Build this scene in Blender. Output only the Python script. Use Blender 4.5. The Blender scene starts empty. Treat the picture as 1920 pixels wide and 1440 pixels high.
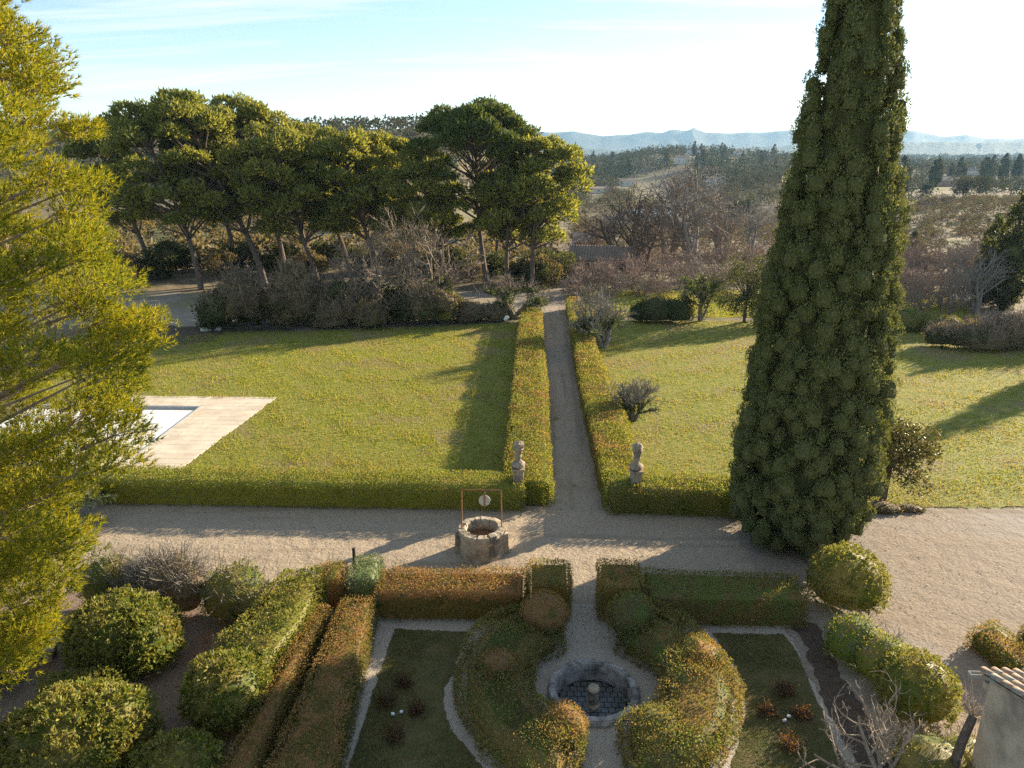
import bpy, math, random
import numpy as np
from mathutils import Vector
from mathutils.geometry import tessellate_polygon

# ------------------------------------------------------------------ camera, sky, sun, exposure
SC = bpy.context.scene
COL = SC.collection
FPX, PITCH, YAW, CAM = 1366.0, math.radians(17.66), math.radians(1.9), (-1.75, 0.0, 15.0)
cam = bpy.data.objects.new('camera', bpy.data.cameras.new('camera'))
cam.data.sensor_width = 36.0
cam.data.lens = 36.0 * FPX / 1920.0
cam.data.clip_end = 30000.0
cam.location = CAM
cam.rotation_euler = (math.pi / 2 - PITCH, 0, YAW)
COL.objects.link(cam)
SC.camera = cam

SUN_AZ, SUN_EL = math.radians(52.5), math.radians(16.2)      # azimuth from +Y towards +X
W = bpy.data.worlds.new('World'); SC.world = W; W.use_nodes = True
wn, wl = W.node_tree.nodes, W.node_tree.links
wn.clear()
sky = wn.new('ShaderNodeTexSky'); sky.sky_type = 'NISHITA'; sky.sun_disc = False
sky.sun_elevation = SUN_EL; sky.sun_rotation = SUN_AZ
sky.altitude = 400; sky.air_density = 0.85; sky.dust_density = 0.04; sky.ozone_density = 1.0
tc = wn.new('ShaderNodeTexCoord')
sep = wn.new('ShaderNodeSeparateXYZ'); wl.new(tc.outputs['Generated'], sep.inputs[0])
# thin high cirrus: project the direction on a flat layer high above, then stretched noise
zc = wn.new('ShaderNodeMath'); zc.operation = 'MAXIMUM'; zc.inputs[1].default_value = 0.03; wl.new(sep.outputs[2], zc.inputs[0])
zo = wn.new('ShaderNodeMath'); zo.operation = 'ADD'; zo.inputs[1].default_value = 0.12; wl.new(zc.outputs[0], zo.inputs[0])
dx = wn.new('ShaderNodeMath'); dx.operation = 'DIVIDE'; wl.new(sep.outputs[0], dx.inputs[0]); wl.new(zo.outputs[0], dx.inputs[1])
dy = wn.new('ShaderNodeMath'); dy.operation = 'DIVIDE'; wl.new(sep.outputs[1], dy.inputs[0]); wl.new(zo.outputs[0], dy.inputs[1])
cmb = wn.new('ShaderNodeCombineXYZ'); wl.new(dx.outputs[0], cmb.inputs[0]); wl.new(dy.outputs[0], cmb.inputs[1])
mp = wn.new('ShaderNodeMapping'); mp.inputs['Rotation'].default_value = (0, 0, math.radians(8)); mp.inputs['Scale'].default_value = (0.45, 2.0, 1)
mp.inputs['Location'].default_value = (3.1, 1.7, 0)
wl.new(cmb.outputs[0], mp.inputs[0])
n1 = wn.new('ShaderNodeTexNoise'); n1.inputs['Scale'].default_value = 1.1; n1.inputs['Detail'].default_value = 9; n1.inputs['Roughness'].default_value = 0.62; n1.inputs['Distortion'].default_value = 0.5
wl.new(mp.outputs[0], n1.inputs['Vector'])
cr = wn.new('ShaderNodeMapRange'); cr.inputs[1].default_value = 0.47; cr.inputs[2].default_value = 0.68; cr.inputs[3].default_value = 0.0; cr.inputs[4].default_value = 0.8
wl.new(n1.outputs[0], cr.inputs[0])
mx = wn.new('ShaderNodeMix'); mx.data_type = 'RGBA'
wl.new(cr.outputs[0], mx.inputs[0]); wl.new(sky.outputs[0], mx.inputs[6])
mx.inputs[7].default_value = (4.9, 5.2, 5.1, 1)
bg = wn.new('ShaderNodeBackground'); bg.inputs[1].default_value = 0.061
wl.new(mx.outputs[2], bg.inputs[0])
wo = wn.new('ShaderNodeOutputWorld'); wl.new(bg.outputs[0], wo.inputs[0])

sd = Vector((math.sin(SUN_AZ) * math.cos(SUN_EL), math.cos(SUN_AZ) * math.cos(SUN_EL), math.sin(SUN_EL)))
sun = bpy.data.objects.new('sun', bpy.data.lights.new('sun', 'SUN'))
sun.data.energy = 4.6; sun.data.angle = math.radians(0.6); sun.data.color = (1.0, 0.83, 0.60)
sun.rotation_euler = sd.to_track_quat('Z', 'Y').to_euler()
COL.objects.link(sun)

SC.view_settings.view_transform = 'Standard'; SC.view_settings.look = 'None'
SC.view_settings.exposure = 1.96; SC.view_settings.gamma = 1.0; SC.view_settings.use_curve_mapping = False
SC.render.engine = 'CYCLES'
cy = SC.cycles
cy.max_bounces = 6; cy.diffuse_bounces = 3; cy.glossy_bounces = 2; cy.transmission_bounces = 4; cy.transparent_max_bounces = 4; cy.volume_bounces = 0
cy.use_denoising = False; cy.sample_clamp_indirect = 4.0; cy.caustics_reflective = False; cy.caustics_refractive = False

# ------------------------------------------------------------------ helpers
def G(px, py, z=0.0):
    """point of the photograph -> the spot on the level z where it stands"""
    x = (px - 960) / FPX; y = -(py - 720) / FPX
    d = (x, math.cos(PITCH) + y * math.sin(PITCH), -math.sin(PITCH) + y * math.cos(PITCH))
    t = (z - CAM[2]) / d[2]
    return (CAM[0] + t * (d[0] * math.cos(YAW) - d[1] * math.sin(YAW)), CAM[1] + t * (d[0] * math.sin(YAW) + d[1] * math.cos(YAW)))

def colpt(px, dist):
    """the place at a distance (along the level view axis) in the direction of photograph column px near the horizon"""
    lx = (px - 960) / FPX / math.cos(PITCH) * dist * 1.0
    lx = (px - 960) / (FPX * 1.049) * dist
    return (CAM[0] + lx * math.cos(YAW) - dist * math.sin(YAW), lx * math.sin(YAW) + dist * math.cos(YAW))

def S(v, a, b):
    t = np.clip((np.asarray(v, float) - a) / (b - a), 0, 1)
    return t * t * (3 - 2 * t)

def nz(P, freq, seed=0, oct=3):
    """smooth vectorised pseudo-noise in about -1..1"""
    r = np.random.default_rng(seed)
    out = np.zeros(len(P)); amp = 1.0; tot = 0
    for o in range(oct):
        for k in range(3):
            v = r.normal(size=P.shape[1]); v /= np.linalg.norm(v)
            out += amp * np.sin(P @ v * freq * (1.0 + 0.4 * k) + r.uniform(0, 6.28))
        tot += amp * 1.9; amp *= 0.55; freq *= 2.1
    return out / tot

def unit(v):
    return v / np.maximum(np.linalg.norm(v, axis=-1, keepdims=True), 1e-9)

def mkmesh(name, parts, smooth=False):
    """parts: list of (V, F, material index); F an int array with 3 or 4 columns"""
    me = bpy.data.meshes.new(name)
    vs, loops, starts, tots, mats, off, lo = [], [], [], [], [], 0, 0
    for V, F, m in parts:
        V = np.asarray(V, np.float32).reshape(-1, 3); F = np.asarray(F, np.int32)
        if len(F) == 0: continue
        k = F.shape[1]
        vs.append(V); loops.append((F + off).ravel())
        starts.append(lo + np.arange(len(F)) * k); tots.append(np.full(len(F), k)); mats.append(np.full(len(F), m))
        off += len(V); lo += F.size
    V = np.concatenate(vs); L = np.concatenate(loops)
    me.vertices.add(len(V)); me.vertices.foreach_set('co', V.ravel())
    me.loops.add(len(L)); me.loops.foreach_set('vertex_index', L.astype(np.int32))
    st = np.concatenate(starts).astype(np.int32)
    me.polygons.add(len(st)); me.polygons.foreach_set('loop_start', st)
    me.polygons.foreach_set('loop_total', np.concatenate(tots).astype(np.int32))
    me.polygons.foreach_set('material_index', np.concatenate(mats).astype(np.int32))
    me.polygons.foreach_set('use_smooth', np.full(len(st), bool(smooth)))
    me.update(calc_edges=True); me.validate()
    return me

def obj(name, me, mats=None, parent=None, loc=(0, 0, 0), rz=0.0, label=None, cat=None, group=None, kind=None):
    if isinstance(me, list): me = mkmesh(name, me)
    if mats is not None and len(me.materials) == 0:
        for m in (mats if isinstance(mats, (list, tuple)) else [mats]): me.materials.append(m)
    o = bpy.data.objects.new(name, me); COL.objects.link(o)
    o.location = loc; o.rotation_euler = (0, 0, rz)
    if parent: o.parent = parent
    return tag(o, label, cat, group, kind)

def tag(o, label=None, cat=None, group=None, kind=None):
    if label: o['label'] = label
    if cat: o['category'] = cat
    if group: o['group'] = group
    if kind: o['kind'] = kind
    return o

def empty(name, loc, rz=0.0, label=None, cat=None, group=None):
    o = bpy.data.objects.new(name, None); COL.objects.link(o); o.location = loc; o.rotation_euler = (0, 0, rz); o.empty_display_size = 0.2
    return tag(o, label, cat, group)

def copy_tree(o, loc, rz=0.0, sc=1.0, label=None, cat=None, group=None, parent=None):
    c = o.copy(); COL.objects.link(c)
    if parent is None:
        c.location = loc; c.rotation_euler = (0, 0, rz); c.scale = (sc, sc, sc) if not isinstance(sc, tuple) else sc
        tag(c, label, cat, group)
    else:
        c.parent = parent
    for ch in o.children: copy_tree(ch, None, parent=c)
    return c

# ---- primitive shapes as (V, F)
def tubes(A, B, ra, rb, n=5):
    """many tapered straight segments at once"""
    A, B = np.asarray(A, float).reshape(-1, 3), np.asarray(B, float).reshape(-1, 3)
    m = len(A); d = unit(B - A)
    ref = np.where(np.abs(d[:, 2:3]) < 0.9, np.array([[0, 0, 1.0]]), np.array([[1.0, 0, 0]]))
    u = unit(np.cross(d, ref)); v = np.cross(d, u)
    a = np.arange(n) * 2 * math.pi / n
    ring = u[:, None, :] * np.cos(a)[None, :, None] + v[:, None, :] * np.sin(a)[None, :, None]
    ra = np.broadcast_to(np.asarray(ra, float), (m,)); rb = np.broadcast_to(np.asarray(rb, float), (m,))
    V = np.concatenate([A[:, None] + ring * ra[:, None, None], B[:, None] + ring * rb[:, None, None]], 1).reshape(-1, 3)
    i = np.arange(n); j = (i + 1) % n
    f = np.stack([i, j, j + n, i + n], 1)
    F = (f[None] + (np.arange(m) * 2 * n)[:, None, None]).reshape(-1, 4)
    return V, F

def path_tube(pts, rad, n=8, lump=0.0, seed=0, cap=True):
    pts = np.asarray(pts, float); rad = np.broadcast_to(np.asarray(rad, float), (len(pts),))
    t = unit(np.gradient(pts, axis=0)); rng = np.random.default_rng(seed)
    u = unit(np.cross(t, np.array([[0.13, 0.97, 0.2]]))); v = np.cross(t, u)
    a = np.arange(n) * 2 * math.pi / n
    rr = rad[:, None] * (1 + lump * rng.normal(size=(len(pts), n)))
    V = (pts[:, None] + (u[:, None] * np.cos(a)[None, :, None] + v[:, None] * np.sin(a)[None, :, None]) * rr[:, :, None]).reshape(-1, 3)
    F = []
    for k in range(len(pts) - 1):
        for i in range(n): F.append((k * n + i, k * n + (i + 1) % n, (k + 1) * n + (i + 1) % n, (k + 1) * n + i))
    if cap:
        V = np.vstack([V, pts[0], pts[-1]]); c0, c1 = len(V) - 2, len(V) - 1; b = (len(pts) - 1) * n
        for i in range(n): F.append((c0, (i + 1) % n, i, i)); F.append((c1, b + i, b + (i + 1) % n, b + (i + 1) % n))
        F = [f for f in F]
        q = np.array([f for f in F if f[2] != f[3]]); tcap = np.array([f[:3] for f in F if f[2] == f[3]])
        return [(V, q), (V, tcap)]
    return [(V, np.array(F))]

def lathe(prof, n=24, cx=0, cy=0, lump=0.0, seed=0):
    rng = np.random.default_rng(seed); a = np.arange(n) * 2 * math.pi / n
    V = []
    for r, z in prof:
        k = 1 + lump * rng.normal(size=n)
        V.append(np.stack([cx + np.cos(a) * r * k, cy + np.sin(a) * r * k, z + lump * 0.35 * rng.normal(size=n) * (r > 0.01)], 1))
    V = np.concatenate(V); F = []
    for k in range(len(prof) - 1):
        for i in range(n): F.append((k * n + i, k * n + (i + 1) % n, (k + 1) * n + (i + 1) % n, (k + 1) * n + i))
    return V, np.array(F)

def box(x0, x1, y0, y1, z0, z1):
    V = np.array([(x, y, z) for z in (z0, z1) for y in (y0, y1) for x in (x0, x1)], float)
    F = np.array([(0, 2, 3, 1), (4, 5, 7, 6), (0, 1, 5, 4), (2, 6, 7, 3), (0, 4, 6, 2), (1, 3, 7, 5)])
    return V, F

def boxes(lst):
    Vs, Fs = [], []
    for i, b in enumerate(lst):
        V, F = box(*b); Vs.append(V); Fs.append(F + 8 * i)
    return np.concatenate(Vs), np.concatenate(Fs)

def cards(P, N, L, Wd, rng, out=0.4, fold=0.25, zb=0.0):
    """leaf shapes: a folded diamond each"""
    n = len(P)
    T = unit(unit(rng.normal(size=(n, 3))) + N * out + np.array([0, 0, zb]))
    B = unit(np.cross(T, unit(rng.normal(size=(n, 3)) + N * 0.45)))
    M = np.cross(T, B)
    l = (L * rng.uniform(0.65, 1.35, n))[:, None]; w = (Wd * rng.uniform(0.7, 1.3, n))[:, None]
    mid = P + T * l * 0.5
    V = np.stack([P, mid + B * w * 0.5 + M * l * fold * 0.3, P + T * l, mid - B * w * 0.5 + M * l * fold * 0.3], 1).reshape(-1, 3)
    F = np.arange(4 * n).reshape(-1, 4)
    return V, F

def blades(P, D, L, w, rng, k=6, spread=0.6):
    """tufts of k needles round direction D at each P, one triangle per needle"""
    n = len(P)
    T = unit(D[:, None, :] + spread * rng.normal(size=(n, k, 3)))
    B = unit(np.cross(T, rng.normal(size=(n, k, 3))))
    l = L * rng.uniform(0.7, 1.25, (n, k, 1)) if np.isscalar(L) else L[:, None, None] * rng.uniform(0.7, 1.25, (n, k, 1))
    P0 = np.repeat(P[:, None, :], k, 1)
    V = np.stack([P0 - B * w * 0.5, P0 + B * w * 0.5, P0 + T * l], 2).reshape(-1, 3)
    return V, np.arange(n * k * 3).reshape(-1, 3)

# ------------------------------------------------------------------ materials (procedural)
def newmat(name):
    m = bpy.data.materials.new(name); m.use_nodes = True
    nt = m.node_tree; nt.nodes.clear()
    return m, nt.nodes, nt.links

def ramp(nodes, stops, interp='LINEAR'):
    r = nodes.new('ShaderNodeValToRGB'); r.color_ramp.interpolation = interp
    e = r.color_ramp.elements
    while len(e) > 1: e.remove(e[0])
    e[0].position, e[0].color = stops[0][0], (*stops[0][1], 1)
    for p, c in stops[1:]:
        q = e.new(p); q.color = (*c, 1)
    return r

def noise(nodes, links, vec, scale, detail=4, rough=0.55, dist=0.0):
    n = nodes.new('ShaderNodeTexNoise'); n.inputs['Scale'].default_value = scale; n.inputs['Detail'].default_value = detail
    n.inputs['Roughness'].default_value = rough; n.inputs['Distortion'].default_value = dist
    links.new(vec, n.inputs['Vector']); return n

def leafmat(name, cols, patch=None, patch_scale=0.6, patch_lo=0.5, patch_hi=0.65, trans=0.42, rough=0.55, spec=0.15, tint=(1.25, 1.15, 0.6), top=None):
    """each leaf takes its own tone; patches of another colour run through the plant"""
    m, N, K = newmat(name)
    geo = N.new('ShaderNodeNewGeometry')
    r = ramp(N, [(i / (len(cols) - 1), c) for i, c in enumerate(cols)])
    K.new(geo.outputs['Random Per Island'], r.inputs[0])
    color = r.outputs[0]
    if patch:
        r2 = ramp(N, [(i / (len(patch) - 1), c) for i, c in enumerate(patch)]); K.new(geo.outputs['Random Per Island'], r2.inputs[0])
        n = noise(N, K, geo.outputs['Position'], patch_scale, 3)
        h1 = N.new('ShaderNodeMath'); h1.operation = 'MULTIPLY'; h1.inputs[1].default_value = 37.7; K.new(geo.outputs['Random Per Island'], h1.inputs[0])
        h2 = N.new('ShaderNodeMath'); h2.operation = 'FRACT'; K.new(h1.outputs[0], h2.inputs[0])
        h3 = N.new('ShaderNodeMath'); h3.operation = 'MULTIPLY_ADD'; h3.inputs[1].default_value = .34; K.new(h2.outputs[0], h3.inputs[0]); K.new(n.outputs[0], h3.inputs[2])
        if top:      # young shoots sit on the crown of the hedge
            sx = N.new('ShaderNodeSeparateXYZ'); K.new(geo.outputs['Position'], sx.inputs[0]); tz = N.new('ShaderNodeMapRange'); tz.inputs[1].default_value = top[0]; tz.inputs[2].default_value = top[1]; tz.inputs[3].default_value = -.22; tz.inputs[4].default_value = .10; K.new(sx.outputs[2], tz.inputs[0])
            h4 = N.new('ShaderNodeMath'); h4.operation = 'ADD'; K.new(h3.outputs[0], h4.inputs[0]); K.new(tz.outputs[0], h4.inputs[1]); h3 = h4
        mr = N.new('ShaderNodeMapRange'); mr.inputs[1].default_value = patch_lo + .15; mr.inputs[2].default_value = (patch_lo + patch_hi) / 2 + .15; K.new(h3.outputs[0], mr.inputs[0])
        x = N.new('ShaderNodeMix'); x.data_type = 'RGBA'; K.new(mr.outputs[0], x.inputs[0]); K.new(color, x.inputs[6]); K.new(r2.outputs[0], x.inputs[7]); color = x.outputs[2]
    p = N.new('ShaderNodeBsdfPrincipled'); p.inputs['Roughness'].default_value = rough; p.inputs['Specular IOR Level'].default_value = spec
    K.new(color, p.inputs['Base Color'])
    t = N.new('ShaderNodeBsdfTranslucent')
    mu = N.new('ShaderNodeMix'); mu.data_type = 'RGBA'; mu.blend_type = 'MULTIPLY'; mu.inputs[0].default_value = 1; K.new(color, mu.inputs[6]); mu.inputs[7].default_value = (*tint, 1)
    K.new(mu.outputs[2], t.inputs['Color'])
    s = N.new('ShaderNodeMixShader'); s.inputs[0].default_value = trans
    K.new(p.outputs[0], s.inputs[1]); K.new(t.outputs[0], s.inputs[2])
    o = N.new('ShaderNodeOutputMaterial'); K.new(s.outputs[0], o.inputs[0])
    return m

def surf(name, layers, bump=None, rough=0.9, spec=0.2, coord='pos', scalexyz=None):
    """layers: [(ramp stops, noise scale, detail, mix lo, mix hi)], mixed over each other; bump: [(scale, distance)]"""
    m, N, K = newmat(name)
    if coord == 'pos': v = N.new('ShaderNodeNewGeometry').outputs['Position']
    else: v = N.new('ShaderNodeTexCoord').outputs['Object']
    if scalexyz:
        mp = N.new('ShaderNodeMapping'); mp.inputs['Scale'].default_value = scalexyz; K.new(v, mp.inputs[0]); v = mp.outputs[0]
    color = None
    for i, (stops, sc, det, lo, hi) in enumerate(layers):
        n = noise(N, K, v, sc, det, 0.6)
        r = ramp(N, stops); K.new(n.outputs[0], r.inputs[0])
        if color is None: color = r.outputs[0]
        else:
            v2 = v
            if isinstance(lo, tuple) and len(lo) == 3:
                mp2 = N.new('ShaderNodeMapping'); mp2.inputs['Scale'].default_value = lo[2]; K.new(v, mp2.inputs[0]); v2 = mp2.outputs[0]
            n2 = noise(N, K, v2, lo[1] if isinstance(lo, tuple) else sc * 0.37, 3)
            mr = N.new('ShaderNodeMapRange'); mr.inputs[1].default_value = lo[0] if isinstance(lo, tuple) else lo; mr.inputs[2].default_value = hi; K.new(n2.outputs[0], mr.inputs[0])
            x = N.new('ShaderNodeMix'); x.data_type = 'RGBA'; K.new(mr.outputs[0], x.inputs[0]); K.new(color, x.inputs[6]); K.new(r.outputs[0], x.inputs[7]); color = x.outputs[2]
    p = N.new('ShaderNodeBsdfPrincipled'); p.inputs['Roughness'].default_value = rough; p.inputs['Specular IOR Level'].default_value = spec
    K.new(color, p.inputs['Base Color'])
    if bump:
        prev = None
        for sc, dist in bump:
            n = noise(N, K, v, sc, 4, 0.6)
            b = N.new('ShaderNodeBump'); b.inputs['Strength'].default_value = 1.0; b.inputs['Distance'].default_value = dist
            K.new(n.outputs[0], b.inputs['Height'])
            if prev: K.new(prev.outputs[0], b.inputs['Normal'])
            prev = b
        K.new(prev.outputs[0], p.inputs['Normal'])
    o = N.new('ShaderNodeOutputMaterial'); K.new(p.outputs[0], o.inputs[0])
    return m

M = {}
M['photinia'] = leafmat('photinia_leaf', [(.075, .085, .024), (.135, .135, .038), (.21, .18, .056), (.29, .22, .075)], [(.21, .135, .055), (.33, .19, .08), (.42, .245, .105), (.22, .18, .065)], 2.2, .50, .66, top=(.65, 1.02))
M['photinia_green'] = leafmat('photinia_green_leaf', [(0.057, 0.0819, 0.0198), (0.137, 0.164, 0.0396), (0.228, 0.214, 0.0594), (0.342, 0.239, 0.0792)], [(0.365, 0.176, 0.066), (0.274, 0.214, 0.066), (0.479, 0.252, 0.0924)], 1.8, .52, .68)
M['ring_leaf'] = leafmat('ring_hedge_leaf', [(0.0654, 0.0722, 0.0275), (0.155, 0.145, 0.0523), (0.261, 0.197, 0.0715), (0.38, 0.249, 0.0963)], [(0.0712, 0.105, 0.0275), (0.155, 0.197, 0.0482), (0.261, 0.276, 0.0825)], 1.3, .56, .68)
M['box_leaf'] = leafmat('box_leaf', [(0.0784, 0.123, 0.0202), (0.168, 0.213, 0.0336), (0.291, 0.302, 0.0616), (0.37, 0.325, 0.0896)], [(0.19, 0.179, 0.056), (0.291, 0.235, 0.0784), (0.37, 0.269, 0.123)], 1.3, .62, .78)
M['alley_leaf'] = leafmat('alley_hedge_leaf', [(0.087, 0.123, 0.0203), (0.174, 0.203, 0.0319), (0.29, 0.29, 0.058), (0.377, 0.304, 0.0798)], [(0.29, 0.145, 0.087), (0.232, 0.16, 0.0725), (0.392, 0.217, 0.131)], 0.49, .60, .70)
M['laurel'] = leafmat('laurel_leaf', [(0.069, 0.103, 0.0207), (0.138, 0.172, 0.0322), (0.218, 0.236, 0.046), (0.299, 0.27, 0.069)], [(0.23, 0.207, 0.0575), (0.299, 0.253, 0.0805), (0.172, 0.19, 0.0403)], 0.9, .5, .7, rough=.5, spec=.2)
M['silver_leaf'] = leafmat('silver_leaf', [(0.084, 0.12, 0.048), (0.18, 0.228, 0.108), (0.288, 0.336, 0.192)], rough=.45)
M['cypress'] = leafmat('cypress_spray', [(0.0585, 0.078, 0.0286), (0.104, 0.13, 0.0468), (0.163, 0.189, 0.065), (0.221, 0.227, 0.0845)], [(0.143, 0.13, 0.0585), (0.117, 0.13, 0.052), (0.182, 0.182, 0.0715)], 0.9, .62, .76, trans=.3, rough=.6)
M['cypress_heart'] = surf('cypress_inner_twigs', [([(.3, (0.0517, 0.0633, 0.0253)), (.5, (0.092, 0.103, 0.0403)), (.7, (0.149, 0.149, 0.0575))], 16, 6, 0, 1)], bump=[(14, .06)], rough=.8, spec=.05)
M['pine_near'] = leafmat('pine_needle_near', [(0.11, 0.155, 0.016), (0.23, 0.255, 0.02), (0.368, 0.345, 0.03), (0.478, 0.38, 0.045)], [(0.12, 0.17, 0.025), (0.202, 0.235, 0.03), (0.313, 0.31, 0.04)], 0.5, .50, .64, trans=.5, rough=.5, tint=(1.25, 1.12, .5))
M['pine_far'] = leafmat('pine_needle_far', [(0.072, 0.102, 0.0299), (0.138, 0.168, 0.0437), (0.222, 0.24, 0.0633), (0.324, 0.312, 0.092)], [(0.144, 0.168, 0.0391), (0.252, 0.264, 0.0633), (0.36, 0.33, 0.0805)], 0.09, .50, .64, trans=.48)
M['stone_pine'] = leafmat('stone_pine_needle', [(0.048, 0.08, 0.0224), (0.088, 0.12, 0.032), (0.144, 0.168, 0.0448)], trans=.35)
M['cedar'] = leafmat('cedar_needle', [(.045, .07, .03), (.08, .11, .05), (.13, .16, .07)], trans=.3)
M['dark_ever'] = leafmat('dark_evergreen_leaf', [(0.0338, 0.0513, 0.0162), (0.0607, 0.081, 0.0243), (0.101, 0.115, 0.0405)], [(0.108, 0.101, 0.054), (0.081, 0.0945, 0.0338), (0.149, 0.135, 0.0675)], 0.5, .52, .7)
M['bramble'] = leafmat('bramble_leaf', [(0.0473, 0.0607, 0.0243), (0.0945, 0.0945, 0.0405), (0.149, 0.121, 0.0607), (0.203, 0.162, 0.081)], [(0.162, 0.135, 0.081), (0.23, 0.176, 0.115), (0.121, 0.0945, 0.0607)], 0.5, .48, .62)
M['ivy'] = leafmat('ivy_leaf', [(0.039, 0.065, 0.0195), (0.078, 0.111, 0.0286), (0.143, 0.169, 0.052)])
M['glossy'] = leafmat('glossy_leaf', [(.05, .06, .018), (.11, .11, .035), (.22, .17, .06)], rough=.45, spec=.25, trans=.25)
M['dry_leaf'] = leafmat('dry_reddish_leaf', [(0.0992, 0.045, 0.024), (0.136, 0.0675, 0.028), (0.0744, 0.06, 0.024)])
M['litter_leaf'] = leafmat('dead_leaf', [(.10, .065, .04), (.18, .12, .07), (.28, .20, .12)], trans=.1)
M['far_wood'] = leafmat('far_wood_leaf', [(0.03, 0.048, 0.0192), (0.054, 0.072, 0.0288), (0.084, 0.096, 0.036)], [(0.12, 0.102, 0.072), (0.168, 0.138, 0.102), (0.096, 0.09, 0.06)], 0.02, .54, .64, trans=.1, spec=0.0)
M['scrub'] = leafmat('scrub_twig', [(0.112, 0.0864, 0.0605), (0.169, 0.13, 0.0902), (0.225, 0.174, 0.121)], [(0.1, 0.102, 0.044), (0.138, 0.132, 0.055), (0.188, 0.168, 0.0715)], 0.06, .56, .68, trans=.15, spec=0.0)
M['grass'] = leafmat('grass_blade', [(0.127, 0.18, 0.0212), (0.233, 0.276, 0.0318), (0.36, 0.35, 0.053), (0.445, 0.371, 0.0954)], [(0.318, 0.254, 0.106), (0.403, 0.318, 0.159), (0.276, 0.254, 0.0742)], 0.20, .56, .72, trans=.42, spec=.05)
M['grass_dry'] = leafmat('dry_grass_blade', [(0.138, 0.18, 0.0233), (0.233, 0.265, 0.036), (0.35, 0.329, 0.0583), (0.424, 0.35, 0.106)], [(0.318, 0.254, 0.106), (0.403, 0.318, 0.159), (0.286, 0.254, 0.0848)], 0.16, .50, .70, trans=.42, spec=.05)
M['grass_dull'] = leafmat('dull_grass_blade', [(0.087, 0.102, 0.0319), (0.145, 0.131, 0.0435), (0.203, 0.16, 0.0653)], [(0.0653, 0.109, 0.0261), (0.102, 0.145, 0.0362), (0.145, 0.16, 0.0435)], 0.8, .5, .62, trans=.25, spec=.1)
M['lawn'] = surf('lawn_soil', [([(.3, (.11, .14, .02)), (.5, (.19, .20, .035)), (.7, (.27, .23, .07))], 1.6, 6, 0, 1), ([(.3, (.17, .14, .06)), (.7, (.25, .19, .10))], 3, 5, (.52, .22), .66)], bump=[(6, .03)])
M['lawn_dull'] = surf('dull_lawn_soil', [([(.3, (0.078, 0.0845, 0.0286)), (.5, (0.117, 0.104, 0.039)), (.7, (0.156, 0.124, 0.0585))], 2.2, 6, 0, 1)], bump=[(20, .02)])
M['gravel'] = surf('pale_gravel', [([(.3, (0.227, 0.176, 0.123)), (.5, (0.35, 0.284, 0.207)), (.7, (0.474, 0.392, 0.286))], 14, 9, 0, 1), ([(.3, (0.278, 0.225, 0.167)), (.7, (0.371, 0.304, 0.22))], 2.5, 6, (.5, .35), .68), ([(.3, (0.237, 0.186, 0.132)), (.7, (0.319, 0.255, 0.18))], 6, 6, (.54, 1.0, (.10, 1.3, 1)), .64)], bump=[(1.7, .09), (9, .03), (60, .012)])
M['gravel_path'] = surf('grey_gravel_path', [([(.3, (0.206, 0.167, 0.128)), (.5, (0.319, 0.265, 0.202)), (.7, (0.443, 0.372, 0.282))], 14, 9, 0, 1), ([(.3, (0.247, 0.196, 0.145)), (.7, (0.33, 0.274, 0.202))], 2.0, 6, (.48, .5), .64), ([(.3, (0.196, 0.157, 0.119)), (.7, (0.278, 0.225, 0.167))], 6, 6, (.50, 1.0, (1.6, .06, 1)), .60), ([(.3, (0.124, 0.118, 0.0528)), (.7, (0.206, 0.167, 0.0792))], 9, 6, (.63, 1.3, (1, .6, 1)), .70)], bump=[(2.2, .05), (40, .012)])
M['court'] = surf('beige_court_sand', [([(.3, (.19, .15, .112)), (.5, (.265, .212, .16)), (.7, (.34, .275, .21))], 9, 9, 0, 1), ([(.3, (.24, .21, .18)), (.7, (.31, .27, .23))], 2.5, 6, (.52, .16), .62), ([(.3, (.20, .16, .12)), (.7, (.26, .21, .16))], 6, 6, (.56, 1.0, (.12, .9, 1)), .64)], bump=[(1.3, .06), (8, .025), (50, .008)])
M['chips'] = surf('white_gravel_chips', [([(.25, (0.268, 0.23, 0.185)), (.5, (0.433, 0.377, 0.304)), (.75, (0.618, 0.549, 0.449))], 30, 6, 0, 1)], bump=[(28, .03), (70, .015)])
M['litter'] = surf('leaf_litter_earth', [([(.25, (0.125, 0.0938, 0.0688)), (.5, (0.213, 0.156, 0.119)), (.75, (0.312, 0.237, 0.188))], 14, 8, 0, 1), ([(.3, (0.2, 0.106, 0.0625)), (.7, (0.275, 0.15, 0.0875))], 6, 5, (.55, .5), .68)], bump=[(10, .03), (45, .012)])
M['soil'] = surf('dark_turned_soil', [([(.3, (.07, .05, .038)), (.7, (.12, .085, .06))], 5, 6, 0, 1)], bump=[(5, .05), (20, .02)])
M['sand'] = surf('pale_dry_ground', [([(.3, (.23, .195, .15)), (.7, (.33, .28, .22))], 1.2, 7, 0, 1), ([(.3, (.18, .165, .09)), (.7, (.25, .22, .13))], 3, 5, (.5, .14), .62)], bump=[(1.2, .06), (8, .02)])
M['ground'] = surf('dry_meadow_ground', [([(.3, (.11, .09, .05)), (.5, (.17, .135, .085)), (.7, (.22, .18, .11))], .35, 8, 0, 1), ([(.3, (.09, .10, .035)), (.7, (.16, .15, .06))], .2, 6, (.5, .018), .60), ([(.3, (.17, .14, .065)), (.7, (.22, .18, .09))], .1, 5, (.58, .006), .66)], bump=[(.8, .15)])
M['mountain'] = surf('mountain_slope', [([(.3, (.05, .06, .05)), (.7, (.10, .10, .085))], .004, 8, 0, 1)])
M['ridge'] = surf('wooded_slope', [([(.3, (.03, .045, .025)), (.7, (.07, .075, .045))], .012, 8, 0, 1)], bump=[(.03, 12)])
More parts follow.
